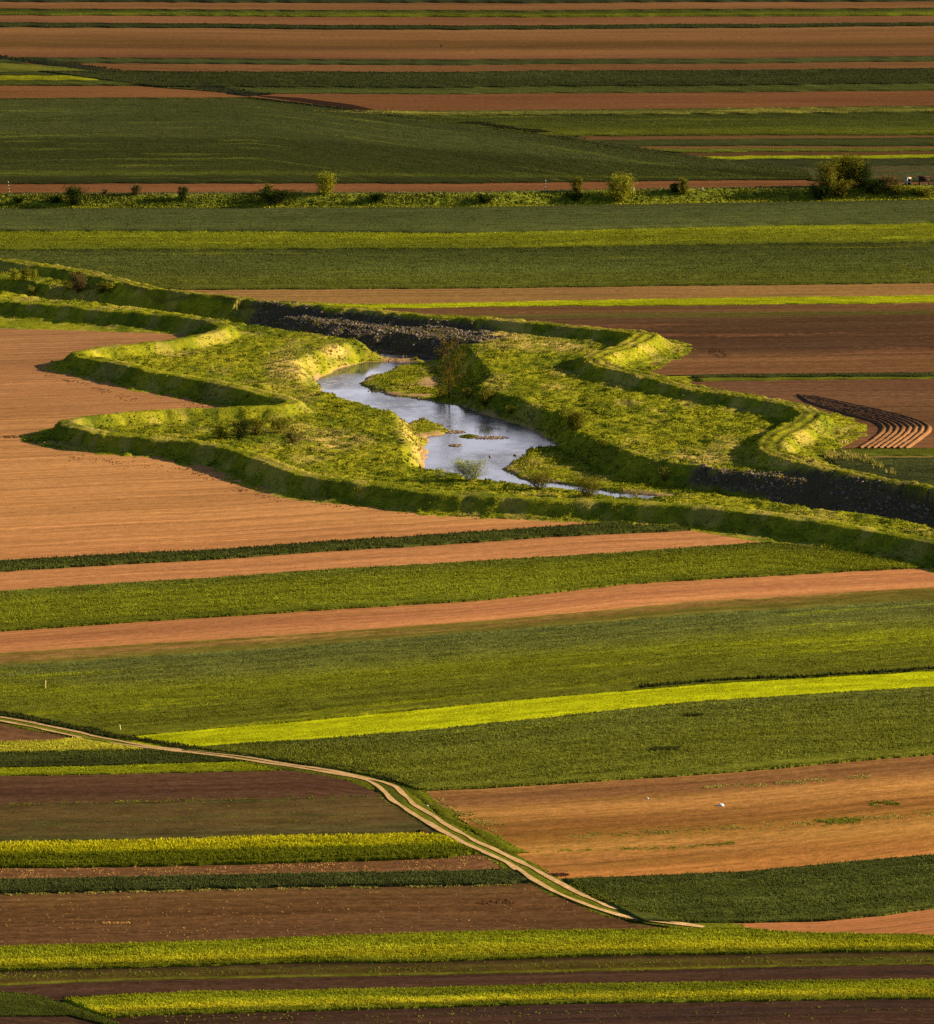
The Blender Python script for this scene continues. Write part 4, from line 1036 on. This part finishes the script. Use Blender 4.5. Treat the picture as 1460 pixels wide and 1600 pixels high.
def leaf_cloud(cen, rad, n, size, rng):
    """n leaf faces round the cluster centres"""
    idx = rng.integers(0, len(cen), n)
    d = rng.normal(size=(n, 3)); d /= np.linalg.norm(d, axis=1)[:, None]
    r = rng.random(n) ** 0.45
    c = cen[idx] + d * r[:, None] * rad[idx][:, None]
    a = rng.normal(size=(n, 3)); a /= np.linalg.norm(a, axis=1)[:, None]
    b_ = np.cross(a, rng.normal(size=(n, 3))); b_ /= np.linalg.norm(b_, axis=1)[:, None]
    s = size * (0.6 + 0.8 * rng.random(n))[:, None]
    q = np.stack([c - a * s * .5, c + b_ * s * .35, c + a * s * .5, c - b_ * s * .35], 1)
    return q.reshape(-1, 3), np.arange(n * 4).reshape(-1, 4)

def woody(name, label, loc, h, w, mat, n_leaf=900, leaf=0.16, stems=3, trunk_h=0.15, cat="shrub", group=None, bark=None, seed=0, up=0.75, dens_r=0.16, trunk_r=None, depth=0.8):
    rng = np.random.default_rng(500 + seed)
    root = bpy.data.objects.new(name, None); COL.objects.link(root); root.location = loc
    root["label"] = label; root["category"] = cat
    if group: root["group"] = group
    V, Fc, tips, rad = [], [], [], []
    tr = trunk_r or max(0.02, h * 0.014)
    for s in range(stems):
        az = rng.random() * 6.28; sp = w * 0.10 * (stems > 1)
        p = np.array([math.cos(az) * sp, math.sin(az) * sp * depth, -0.25])
        lean = np.array([math.cos(az), math.sin(az) * depth, 0]) * (0.22 * w / h) * (stems > 1)
        H_ = h * (0.75 + 0.3 * rng.random()) if s else h
        nseg = 6; last = p; 
        for i in range(nseg):
            q = p + np.array([0, 0, H_ * (i + 1) / nseg * 0.93]) + lean * H_ * (i + 1) / nseg * 1.2 + rng.normal(size=3) * h * 0.012
            f0, f1 = i / nseg, (i + 1) / nseg
            tube(V, Fc, last, q, tr * (1 - 0.85 * f0), tr * (1 - 0.85 * f1))
            if f1 > trunk_h:
                nb_ = 4 if stems == 1 else 3
                for _ in range(nb_):
                    ba = rng.random() * 6.28; bl = w * 0.5 * (0.5 + 0.6 * rng.random()) * math.sin(math.pi * min(1, max(0.15, (f1 - trunk_h * 0.6)) ** 0.8)) ** 0.6
                    st = last + (q - last) * rng.random()
                    e = st + np.array([math.cos(ba) * bl, math.sin(ba) * bl * depth, bl * up * (0.6 + 0.6 * rng.random())])
                    e[2] = min(e[2], h * 1.02)
                    m1 = st + (e - st) * 0.5 + np.array([0, 0, -0.04 * bl])
                    tube(V, Fc, st, m1, tr * 0.42 * (1 - f0 * .6), tr * 0.28 * (1 - f0 * .6), 4); tube(V, Fc, m1, e, tr * 0.28 * (1 - f0 * .6), tr * 0.08, 4)
                    for fr in (0.45, 0.75, 1.0):
                        if rng.random() < 0.85:
                            tips.append(st + (e - st) * fr + rng.normal(size=3) * h * 0.015); rad.append(h * dens_r * (0.5 + 0.7 * rng.random()))
                    for _k in range(2):
                        t_ = st + (e - st) * (0.5 + 0.5 * rng.random()); dd = rng.normal(size=3); dd[2] = abs(dd[2]) + 0.5; dd /= np.linalg.norm(dd)
                        tube(V, Fc, t_, t_ + dd * bl * 0.35, tr * 0.12, tr * 0.04, 3)
            last = q
    me = mesh_np("trunk", np.array(V), [np.array(Fc)], bark or M_BARK)
    link("trunk" if cat == "tree" else "stems", me, root)
    if not tips:
        tips = [np.array([0, 0, h * 0.7])]; rad = [h * 0.2]
    q, f = leaf_cloud(np.array(tips), np.minimum(np.array(rad), w * 0.3), n_leaf, leaf, rng)
    q[:, 2] = np.maximum(q[:, 2], 0.02)
    me = mesh_np("crown", q, [f], mat)
    link("crown" if cat == "tree" else "foliage", me, root)
    return root

M_BARK = plain_mat("bark", (74, 54, 38), 0.9, 0.3, 3.0, 0.8)
M_L_OLIVE = plain_mat("leaf_olive", (84, 80, 26), 0.7, 0.5, 1.0, 1.15, 0.35, c2=(120, 110, 26))
M_L_BROWN = plain_mat("leaf_bronze", (88, 70, 24), 0.7, 0.5, 1.0, 1.35, 0.3, c2=(112, 92, 26))
M_L_BRIGHT = plain_mat("leaf_bright", (116, 114, 34), 0.7, 0.45, 1.0, 1.25, 0.35, c2=(150, 140, 30))
M_L_PALE = plain_mat("leaf_pale", (120, 122, 60), 0.7, 0.4, 1.0, 1.4, 0.3, c2=(160, 156, 90))
M_L_DARK = plain_mat("leaf_dark", (40, 52, 16), 0.7, 0.5, 1.0, 1.0, 0.25, c2=(60, 72, 20))
M_L_RED = plain_mat("leaf_russet", (96, 76, 38), 0.7, 0.4, 1.0, 1.0, 0.25, c2=(118, 98, 48))

def pxm(v):                                     # photo pixels per metre at a row
    return (v + 565) / H * 1.0
SEED = [0]
def shrub(u, v, wpx, hpx, mat, label, name="shrub", cat="shrub", group=None, loc=None, **kw):
    SEED[0] += 1
    if loc is None: loc = hit(u, v)
    s = F / math.hypot(loc[1], H)
    return woody(name, label, loc, hpx / s, wpx / s, mat, cat=cat, group=group, seed=SEED[0], **kw)

# riverside
shrub(702, 622, 50, 94, M_L_BROWN, "tall slender half-bare tree on the low bar at the river bend", "tree", "tree", stems=1, n_leaf=2900, leaf=0.14, trunk_h=0.22, up=0.95, dens_r=0.085, trunk_r=0.17)
shrub(691, 622, 26, 34, M_L_OLIVE, "low sprouting bush at the left foot of the half-bare tree", n_leaf=1400, leaf=0.14, stems=5)
shrub(724, 600, 22, 70, M_L_OLIVE, "thin yellowish sapling just right of the half-bare tree", "tree", "tree", stems=1, n_leaf=600, leaf=0.13, trunk_h=0.1, up=1.1, dens_r=0.08, trunk_r=0.07)
shrub(781, 557, 30, 40, M_L_RED, "reddish bare sapling on the bank above the river bend", "tree", "tree", stems=2, n_leaf=330, leaf=0.13, trunk_h=0.3, dens_r=0.1, trunk_r=0.06)
shrub(759, 634, 28, 26, M_L_OLIVE, "olive bush on the shaded bank right of the tree", n_leaf=2200, stems=5)
shrub(732, 622, 20, 18, M_L_BROWN, "brownish low bush at the right foot of the tree", n_leaf=400, stems=4)
shrub(899, 671, 34, 32, M_L_OLIVE, "rounded dark olive bush on the edge of the right floodplain bank", n_leaf=3600, stems=7)
shrub(861, 690, 8, 26, M_L_RED, "small bare sapling at the foot of the shaded right bank", "tree", "tree", stems=1, n_leaf=90, leaf=0.1, trunk_h=0.3, dens_r=0.08, trunk_r=0.05)
shrub(735, 751, 44, 32, M_L_PALE, "pale grey-green willow bush overhanging the lower pool", n_leaf=4200, leaf=0.14, stems=9, up=0.9)
shrub(691, 745, 18, 17, M_L_PALE, "small pale bush at the lower left corner of the pool", n_leaf=320, leaf=0.12, stems=4)
shrub(842, 764, 36, 28, M_L_OLIVE, "green bush where the near grassy bar meets the narrow channel", n_leaf=3000, leaf=0.13, stems=8)
shrub(919, 776, 46, 30, M_L_OLIVE, "wider green bush left of the narrow channel's bright water", n_leaf=3800, leaf=0.13, stems=9)
shrub(993, 777, 16, 14, M_L_BRIGHT, "tiny yellow-green bush at the right end of the bright narrow channel", n_leaf=220, stems=3)
shrub(1012, 752, 10, 14, M_L_BRIGHT, "small yellow sprout below the shaded right bank", n_leaf=160, stems=2)
shrub(1040, 752, 20, 26, M_L_OLIVE, "spiky olive weed clump at the left end of the right riprap", n_leaf=300, stems=5, dens_r=0.1)
shrub(942, 700, 14, 12, M_L_OLIVE, "small olive bush halfway down the shaded right bank", n_leaf=200, stems=3)
shrub(800, 646, 22, 14, M_L_OLIVE, "flat olive bush at the waterline under the shaded bank", n_leaf=380, stems=4)
# left floodplain
shrub(346, 686, 24, 30, M_L_BRIGHT, "upright yellow-green bush leading the left floodplain thicket", n_leaf=1500, stems=7, up=1.2, dens_r=0.12)
shrub(376, 684, 34, 34, M_L_DARK, "dark tall bush behind the upright yellow-green one", n_leaf=2600, stems=7)
shrub(405, 680, 32, 30, M_L_OLIVE, "mid-size olive bush in the left floodplain thicket", n_leaf=2000, stems=7)
shrub(435, 676, 30, 26, M_L_OLIVE, "loose olive bush at the right end of the left thicket", n_leaf=1500, stems=6)
shrub(462, 690, 26, 16, M_L_RED, "low russet bush right of the left floodplain thicket", n_leaf=900, stems=5)
# far left
FL = "bushes growing along the far left levee"
for (u, v, w_, h_, m_, lab) in ((24, 438, 16, 20, M_L_BRIGHT, "yellow-green bush nearest the left edge on the far floodplain"),
                                (40, 438, 16, 22, M_L_OLIVE, "olive bush second from the left edge on the far floodplain"),
                                (52, 434, 12, 16, M_L_BRIGHT, "slim yellow bush third from the left edge on the far floodplain"),
                                (52, 462, 14, 16, M_L_BRIGHT, "small yellow bush on the near side of the far left floodplain"),
                                (125, 456, 28, 34, M_L_RED, "spreading russet bush on the far left levee slope"),
                                (158, 458, 20, 20, M_L_OLIVE, "olive bush right of the spreading russet one"),
                                (172, 456, 12, 16, M_L_BRIGHT, "thin yellow bush in the shade of the far left levee"),
                                (108, 452, 16, 16, M_L_OLIVE, "low olive bush left of the spreading russet one")):
    shrub(u, v, w_, h_, m_, lab, n_leaf=int(w_ * h_ * 2.4), stems=5, leaf=0.2, group=FL)
# embankment shrubs
EB = "shrubs along the embankment"
for (u, fr, w_, h_, m_, lab) in (
        (118, 0.15, 24, 27, M_L_DARK, "round dark shrub low on the embankment near the left"),
        (209, 0.95, 15, 15, M_L_RED, "small russet-green shrub on the embankment top right of the round dark one"),
        (164, 1.0, 8, 9, M_L_RED, "tiny faint shrub on the embankment top between the dark and russet ones"),
        (285, 0.5, 10, 22, M_L_DARK, "narrow very dark shrub on the embankment slope"),
        (28, 0.3, 14, 9, M_L_DARK, "low dark shrub nearest the striped pole at the left"),
        (85, 0.3, 14, 9, M_L_DARK, "low dark shrub left of the round one on the embankment"),
        (419, 1.0, 13, 16, M_L_OLIVE, "small forked shrub on the embankment crest left of the upright bright one"),
        (437, 0.25, 52, 17, M_L_DARK, "wide low dark shrub at the embankment foot"),
        (507, 0.95, 24, 32, M_L_BRIGHT, "upright bright yellow-green shrub alone on the crest"),
        (592, 0.35, 20, 11, M_L_DARK, "flat dark shrub on the embankment right of the upright bright one"),
        (760, 0.2, 24, 12, M_L_DARK, "low dark shrub on the embankment slope in the middle"),
        (903, 0.95, 15, 24, M_L_OLIVE, "twin-stemmed shrub on the crest right of the middle striped pole"),
        (898, 0.25, 22, 10, M_L_DARK, "dark low shrub beneath the twin-stemmed one"),
        (968, 0.15, 34, 38, M_L_BRIGHT, "large pale-leaved shrub casting a long shadow on the embankment"),
        (1057, 0.7, 14, 14, M_L_DARK, "dark blob of shrub touching the slim one right of the large pale shrub"),
        (1070, 0.6, 12, 24, M_L_OLIVE, "slim shrub right of the large pale-leaved one"),
        (1290, 0.3, 26, 50, M_L_OLIVE, "leftmost tall shrub of the thicket at the right"),
        (1283, 0.05, 26, 22, M_L_DARK, "dark underbrush at the foot of the thicket's left end"),
        (1314, 1.2, 26, 46, M_L_OLIVE, "second tall shrub of the right thicket"),
        (1333, 1.3, 30, 48, M_L_OLIVE, "tallest pale shrub in the middle of the right thicket"),
        (1349, 1.1, 20, 34, M_L_DARK, "dark narrow shrub right of the thicket's tallest"),
        (1312, 0.2, 34, 22, M_L_OLIVE, "low olive shrub at the front of the right thicket"),
        (1368, 0.35, 26, 22, M_L_DARK, "round dark shrub at the right foot of the thicket"),
        (1386, 0.6, 26, 22, M_L_RED, "russet twiggy shrub between thicket and white booth"),
        (1404, 0.3, 20, 13, M_L_OLIVE, "olive shrub just left of the white booth"),
        (1395, 0.9, 20, 13, M_L_RED, "thin brown brush behind the olive shrub by the white booth"),
        (1430, 0.3, 24, 12, M_L_BRIGHT, "yellow-green shrub in front of the white booth"),
        (1448, 0.2, 18, 11, M_L_OLIVE, "olive shrub in front of the brown shelter")):
    loc = emb_pt(u, fr); w_ *= 1.15; h_ *= 1.1
    shrub(u, 0, w_, h_, m_, lab, loc=loc, n_leaf=int(300 + w_ * h_ * 3.0), stems=4 + (w_ > 20) * 4, leaf=0.24, group=EB, dens_r=0.17)

# ------------------------------------------------------------------ small man-made things
def box(V, Fc, x0, x1, y0, y1, z0, z1):
    b_ = len(V)
    for z_ in (z0, z1):
        V += [(x0, y0, z_), (x1, y0, z_), (x1, y1, z_), (x0, y1, z_)]
    Fc += [(b_, b_ + 3, b_ + 2, b_ + 1), (b_ + 4, b_ + 5, b_ + 6, b_ + 7), (b_, b_ + 1, b_ + 5, b_ + 4), (b_ + 1, b_ + 2, b_ + 6, b_ + 5), (b_ + 2, b_ + 3, b_ + 7, b_ + 6), (b_ + 3, b_, b_ + 4, b_ + 7)]
def part(name, V, Fc, mat, parent):
    return link(name, mesh_np(name, np.array(V, float), [np.array(Fc)], mat), parent)
M_WHITE = plain_mat("white_paint", (225, 205, 165), 0.5, 0.08, 3.0, 0.75)
M_BLACK = plain_mat("black_paint", (30, 28, 26), 0.6, 0.2, 3.0)
M_PIPE = plain_mat("cream_stake", (222, 200, 120), 0.7, 0.1, 3.0, 0.9)
M_RUST = plain_mat("rusty_brown", (84, 60, 46), 0.8, 0.35, 2.0)
M_RUSTD = plain_mat("dark_timber", (58, 38, 30), 0.9, 0.3, 2.0)
M_CONC = plain_mat("pale_concrete", (200, 165, 120), 0.9, 0.12, 2.0)

def empty(name, label, cat, loc, group=None, rot=(0, 0, 0)):
    o = bpy.data.objects.new(name, None); COL.objects.link(o); o.location = loc; o.rotation_euler = rot
    o["label"] = label; o["category"] = cat
    if group: o["group"] = group
    return o
def striped_pole(u, hpx, label, lean):
    loc = emb_pt(u, 1.0)
    s = F / math.hypot(loc[1], H); h = hpx / s
    r = empty("marker_pole", label, "pole", (loc[0], loc[1], loc[2] - 0.1), "striped marker poles on the embankment", (0, lean, 0))
    n = 9
    for i in range(n):
        V, Fc = [], []
        tube(V, Fc, (0, 0, h * i / n), (0, 0, h * (i + 1) / n), 0.085, 0.085, 10)
        if i == n - 1: Fc.append(tuple(range(len(V) - 10, len(V)))) if False else None
        part("white_band" if i % 2 == 0 else "dark_band", V, Fc, M_WHITE if i % 2 == 0 else M_BLACK, r)
    V, Fc = [], []; tube(V, Fc, (0, 0, h), (0, 0, h + 0.05), 0.085, 0.01, 10); part("cap", V, Fc, M_WHITE, r)
striped_pole(13, 22, "white and dark striped pole at the left end of the embankment, the taller of two", -0.10)
striped_pole(852, 20, "white and dark striped pole in the middle of the embankment, the shorter of two", 0.06)
def post(u, v, hpx, rad, mat, name, label, cat, group=None, loc=None, lean=0.0):
    loc = loc or hit(u, v); s = F / math.hypot(loc[1], H); h = hpx / s
    r = empty(name, label, cat, (loc[0], loc[1], loc[2] - 0.15), group, (0, lean, 0))
    V, Fc = [], []; tube(V, Fc, (0, 0, 0), (0, 0, h + 0.1), rad, rad, 8); part("shaft", V, Fc, mat, r)
    V, Fc = [], []; tube(V, Fc, (0, 0, h + 0.1), (0, 0, h + 0.16), rad * 1.25, rad * 0.4, 8); part("cap", V, Fc, mat, r)
    return r
post(991, 0, 7, 0.17, M_WHITE, "marker_stone", "small white marker stone right of the large pale shrub", "marker", "white marker stones", loc=emb_pt(991, 0.85))
post(1099, 0, 5, 0.15, M_WHITE, "marker_stone", "tiny white marker stone right of the slim shrub", "marker", "white marker stones", loc=emb_pt(1099, 0.85))
post(71, 1077, 14, 0.075, M_PIPE, "stake", "tall cream stake alone in the green field at the left", "stake", "cream field stakes", lean=0.03)
post(189, 1142, 10, 0.075, M_PIPE, "stake", "short cream stake by the left end of the lime band", "stake", "cream field stakes", lean=-0.15)
post(689.5, 74, 4.5, 0.16, M_BLACK, "stump_post", "lone dark post in the broad brown field at the top", "post")

def booth():
    x, y, z = emb_pt(1421.5, 1.25); z += 0.0
    r = empty("booth", "small white booth with two dark openings on the embankment at the right", "booth", (x, y, z), rot=(0, 0, math.radians(38)))
    w, h, d = 0.6, 1.75, 0.9
    fr = 0.17
    V, Fc = [], []
    box(V, Fc, -w, -w + fr, -d / 2, -d / 2 + .1, 0, h); box(V, Fc, w - fr, w, -d / 2, -d / 2 + .1, 0, h)
    box(V, Fc, -w + fr, w - fr, -d / 2, -d / 2 + .1, h - 0.22, h); box(V, Fc, -w + fr, w - fr, -d / 2, -d / 2 + .1, h * 0.42, h * 0.42 + 0.2)
    part("front_frame", V, Fc, M_WHITE, r)
    V, Fc = [], []
    box(V, Fc, -w, -w + .06, -d / 2 + .1, d / 2, 0, h); box(V, Fc, w - .06, w, -d / 2 + .1, d / 2, 0, h); box(V, Fc, -w + .06, w - .06, d / 2 - .06, d / 2, 0, h)
    part("wall", V, Fc, M_WHITE, r)
    V, Fc = [], []; box(V, Fc, -w - .05, w + .05, -d / 2 - .05, d / 2 + .05, h, h + 0.07); part("roof", V, Fc, M_WHITE, r)
    V, Fc = [], []; box(V, Fc, -w + fr, w - fr, -d / 2 + .12, -d / 2 + .14, h * .42 + .2, h - .22); part("window", V, Fc, M_BLACK, r)
    V, Fc = [], []; box(V, Fc, -w + fr, w - fr, -d / 2 + .12, -d / 2 + .14, 0.05, h * .42); part("door", V, Fc, M_RUSTD, r)
booth()
def shelter():
    x, y, z = emb_pt(1446, 1.2)
    r = empty("shelter", "brown boxy shelter on crossed pale legs at the right edge", "shelter", (x, y, z))
    V, Fc = [], []; box(V, Fc, -1.0, 1.25, -0.6, 0.6, 0.95, 1.9); part("cabin", V, Fc, M_RUST, r)
    V, Fc = [], []; box(V, Fc, -1.25, 1.4, -0.75, 0.75, 1.9, 2.0); part("roof", V, Fc, M_RUST, r)
    V, Fc = [], []; box(V, Fc, -0.6, 0.7, -0.63, -0.601, 1.3, 1.65); part("opening", V, Fc, M_RUSTD, r)
    for sx in (-0.9, 1.15):
        for sy in (-0.5, 0.5):
            V, Fc = [], []; box(V, Fc, sx - .07, sx + .07, sy - .07, sy + .07, -0.2, 0.95); part("leg", V, Fc, M_RUSTD, r)
    for a, b_ in ((-0.9, 1.15), (1.15, -0.9)):
        V, Fc = [], []; tube(V, Fc, (a, -0.62, 0.05), (b_, -0.62, 0.9), 0.06, 0.06, 6); part("brace", V, Fc, M_CONC, r)
shelter()
def parapet():
    x, y, z = emb_pt(1462, 1.1)
    r = empty("parapet", "pale concrete parapet of a culvert at the right edge of the embankment", "parapet", (x, y, z))
    V, Fc = [], []; box(V, Fc, -0.7, 5.5, -0.2, 0.2, -0.2, 0.45); part("wall", V, Fc, M_CONC, r)
    V, Fc = [], []; box(V, Fc, -0.78, 5.58, -0.28, 0.28, 0.45, 0.6); part("coping", V, Fc, M_CONC, r)
parapet()

# litter, heaps, clods, straw
def bag(u, v, wpx, label):
    x, y, z = hit(u, v); s = F / math.hypot(y, H); w = wpx / s
    rng = np.random.default_rng(int(u)); n = 14
    V, Fc = [], []
    for i in range(n):
        for j in range(n):
            a = (i / (n - 1) - .5) * 2; b_ = (j / (n - 1) - .5) * 2
            rr_ = max(0, 1 - (a * a + b_ * b_) * 0.8)
            V.append((a * w / 2, b_ * w / 2.4, rr_ ** 0.5 * w * 0.36 * (0.7 + 0.6 * rng.random()) + 0.01))
    V = np.array(V)
    me = mesh_np("plastic_bag", V, [grid_faces(n, n)], plain_mat("white_plastic", (235, 230, 225), 0.4, 0.05, 3, 0.9))
    link("plastic_bag", me, label=label, cat="bag", loc=(x, y, z))
bag(1127, 1259, 9, "crumpled white plastic bag lying on the tan stubble field")
bag(1012, 1248, 4, "tiny white scrap on the tan stubble left of the bag")
bag(668, 1259.5, 4, "tiny white scrap on the weedy verge at the road's bend")

def heap(u, v, wpx, hpx, dep, mat, name, label, cat, n=260, sz=0.16):
    x, y, z = hit(u, v); s = F / math.hypot(y, H); w = wpx / s; h = hpx / s
    if name == "manure_heap":
        q = 40; a_, b_ = np.meshgrid(np.linspace(-1, 1, q), np.linspace(-1, 1, q))
        rr_ = np.clip(1 - (a_ ** 2 + b_ ** 2), 0, 1) ** 0.7
        zz = h * rr_ * (0.65 + 0.7 * fbm(a_ * 4 + 9, b_ * 4 + 9, 151)) - 0.03
        v_ = np.stack([x + a_ * w / 2, y + b_ * dep / 2, z + zz], -1).reshape(-1, 3)
        return link(name, mesh_np(name, v_, [grid_faces(q, q)], mat), label=label, cat=cat)
    a = RNG.random(n) * 6.28; r = RNG.random(n) ** .5
    zx = np.cos(a) * r * w / 2; zy = np.sin(a) * r * dep / 2; zz = h * (1 - r ** 1.5) * RNG.random(n) * 0.3
    o = rocks(name, label, x + zx, y + zy, z + zz, sz * (0.6 + 0.8 * RNG.random(n)), mat, 0.5, kind="stuff", cat=cat)
    return o
M_MANURE = plain_mat("manure", (52, 34, 24), 0.95, 0.4, 3.0)
M_CLOD = plain_mat("dark_clods", (84, 52, 32), 0.95, 0.4, 3.0)
heap(658, 1305, 28, 8, 2.2, M_MANURE, "manure_heap", "dark manure heap beside the dirt road", "heap")
heap(872, 1367, 40, 4, 1.5, M_CLOD, "clod_heap", "scatter of dark clods at the corner by the dirt road", "heap", 120, 0.12)
heap(775, 1410, 62, 2, 2.5, M_CLOD, "clod_heap", "raked-up dark clods in the brown field left of the road", "heap", 90, 0.09)
heap(1122, 552, 30, 2, 12, M_MANURE, "clod_heap", "dark clods ploughed up beside the first right levee lobe", "heap", 90, 0.12)
heap(1315, 690, 26, 2, 4, plain_mat("pale_rubble", (200, 160, 100), 0.9, 0.2, 3.0), "rubble", "pale rubble at the toe of the second right levee lobe", "rubble", 60, 0.13)
heap(18, 683, 34, 2, 3, M_CLOD, "clod_heap", "dark clods in front of the lower left levee point", "heap", 70, 0.12)
# clods along the levee toe in the tan field
def toe_clods():
    pts = np.array([P(a, b) for a, b in [(50, 575), (130, 602), (200, 622), (290, 633), (345, 637)]]); c1_, _ = resample(pts, 0.5)
    pts = np.array([P(a, b) for a, b in [(90, 712), (200, 725), (290, 735), (350, 755), (400, 775), (470, 784), (620, 797), (760, 808)]]); c2_, _ = resample(pts, 0.5)
    c = np.concatenate([c1_, c2_]); n = 900
    i = RNG.integers(0, len(c), n); x = c[i, 0] + RNG.normal(size=n) * 0.5; y = c[i, 1] + RNG.normal(size=n) * 1.6
    ok = (fbm(x / 3, y / 3, 131) > 0.5)
    rocks("clods", "dark clods lining the edge of the big tan field along the levee", x[ok], y[ok], np.full(ok.sum(), 0.02), 0.06 + 0.08 * RNG.random(ok.sum()), M_CLOD)
toe_clods()
def straw(label, top, bot, x0, x1, n, size):
    u = x0 + RNG.random(n) * (x1 - x0); s = RNG.random(n)
    v = interp(u, top) * (1 - s) + interp(u, bot) * s
    ok = (vn(u / 22.0, v / 5.0, 141) > 0.5) | (x1 - x0 < 60); u, v = u[ok], v[ok]; n = len(u)
    g = P(u, v)
    v1, f1, _, _, _ = tufts(g[:, 0], g[:, 1], np.full(n, 0.05), np.full(n, 0.07), size * (0.6 + RNG.random(n)), 2, 2.0)
    me = mesh_np("straw", v1, [f1], M_STRAW)
    link("straw", me, label=label, cat="straw", kind="stuff")
M_STRAW = plain_mat("straw", (214, 158, 84), 0.8, 0.25, 3.0, 0.8)
straw("pale straw scattered on the thin brown strip left of the road", [(0, 1357), (450, 1349), (752, 1335)], [(0, 1374), (450, 1365), (800, 1357)], -60, 780, 4200, 0.14)
straw("sparse straw flecks on the broad brown field at the lower left", [(0, 1399), (500, 1388), (834, 1383)], [(0, 1477), (450, 1463), (1000, 1450)], -60, 900, 1500, 0.12)
straw("streak of pale straw spilled on the lower left brown field", [(0, 1442), (300, 1440)], [(0, 1445), (300, 1443)], 160, 204, 300, 0.2)

ribbon("lodged_crop", "dark dent in the thick green field below the lime band's middle", strip_pts([(1068, 1120.5), (1080, 1119.5), (1098, 1120.5)]), -0.5, 0.5, M_VERGED, 0.30, "stuff", "crop dent", 0.2, 60, 0.5, step=0.5)
ribbon("lodged_crop", "longer dark dent in the thick green field, below the first one", strip_pts([(1016, 1174), (1036, 1172), (1062, 1173)]), -0.6, 0.6, M_VERGED, 0.30, "stuff", "crop dent", 0.2, 60, 0.5, step=0.5)
ribbon("wheel_line", "thin dark line of taller crop along the far edge of the lime band", strip_pts([(1000, 1075.5), (1130, 1065), (1300, 1057.5), (1460, 1047), (1700, 1034)]), -0.25, 0.45, M_VERGED, 0.10, "stuff", "crop line", 0.5, 900, 0.6, step=1)

def weeds(label, pts, wid, n, h, mat, sz=0.25):
    """loose weeds strung along a line of the field (photo pixels), wid = half depth in pixels"""
    u0, u1 = pts[0][0], pts[-1][0]
    u = u0 + RNG.random(n) * (u1 - u0); v = interp(u, pts) + RNG.normal(size=n) * wid
    ok = vn(u / 14.0, v / 3.0, 161) > 0.42; u, v = u[ok], v[ok]; n = len(u)
    g = P(u, v); um = g * 1.0; un = np.stack([u / 1460, np.full(n, 0.5)], -1)
    v1, f1, a1, b1, _ = tufts(g[:, 0], g[:, 1], np.full(n, 0.03), h * (0.5 + RNG.random(n)), sz * (0.6 + 0.8 * RNG.random(n)), 3, 0.5, um, un)
    link("weeds", mesh_np("weeds", v1, [f1], mat, uvs={"metric": a1, "across": b1}), label=label, cat="weeds", kind="stuff")
M_WEED = crop("weeds", (104, 104, 20), patch=(70, 80, 18), patch_amt=0.5)
M_WEEDP = crop("weeds_pale", (150, 128, 50), patch=(110, 104, 30), patch_amt=0.52)
weeds("line of green weeds across the middle of the rough tan field", [(880, 1308), (1000, 1302), (1100, 1298), (1200, 1290), (1320, 1282), (1460, 1272)], 2.4, 1900, 0.09, M_WEEDP)
weeds("bright weed patch in the rough tan field's middle line", [(1270, 1286), (1345, 1281)], 2.5, 500, 0.12, M_WEED)
weeds("small round patch of green weeds high on the rough tan field", [(1358, 1256), (1408, 1256)], 2.0, 300, 0.13, M_WEED)
weeds("faint yellow weeds along the upper part of the rough tan field", [(1100, 1232), (1240, 1222), (1360, 1213)], 2.0, 900, 0.1, M_WEEDP)
weeds("lower line of dark weeds in the rough tan field", [(840, 1330), (940, 1327), (1060, 1325), (1150, 1317)], 1.3, 600, 0.09, M_WEED)
weeds("weeds at the corner where the rough tan field meets the road bend", [(668, 1250), (720, 1272), (790, 1298)], 5, 500, 0.12, M_WEEDP)
weeds("row of small weeds between the dark and the sparse fields left of the road", [(0, 1258), (205, 1253), (500, 1247), (575, 1243)], 1.3, 700, 0.1, M_WEED)
weeds("scattered weeds over the sparse field left of the road", [(-40, 1290), (560, 1276)], 13, 1500, 0.1, M_WEED)
weeds("weeds along the thin strip above the lowest dark field", [(-40, 1527), (700, 1514), (1500, 1498)], 3.5, 2600, 0.13, M_WEED)
weeds("weeds dotting the dark field along the bottom edge", [(200, 1596), (760, 1588), (1500, 1578)], 9, 700, 0.1, M_WEED)
weeds("pale grass stems edging the dark field above the tall yellow crop", [(-40, 1399), (400, 1389), (800, 1383)], 1.0, 1500, 0.12, M_WEEDP)
weeds("dry weeds at the field corner beside the second right levee lobe", [(1290, 712), (1340, 716), (1400, 740)], 3, 500, 0.5, M_WEEDP)
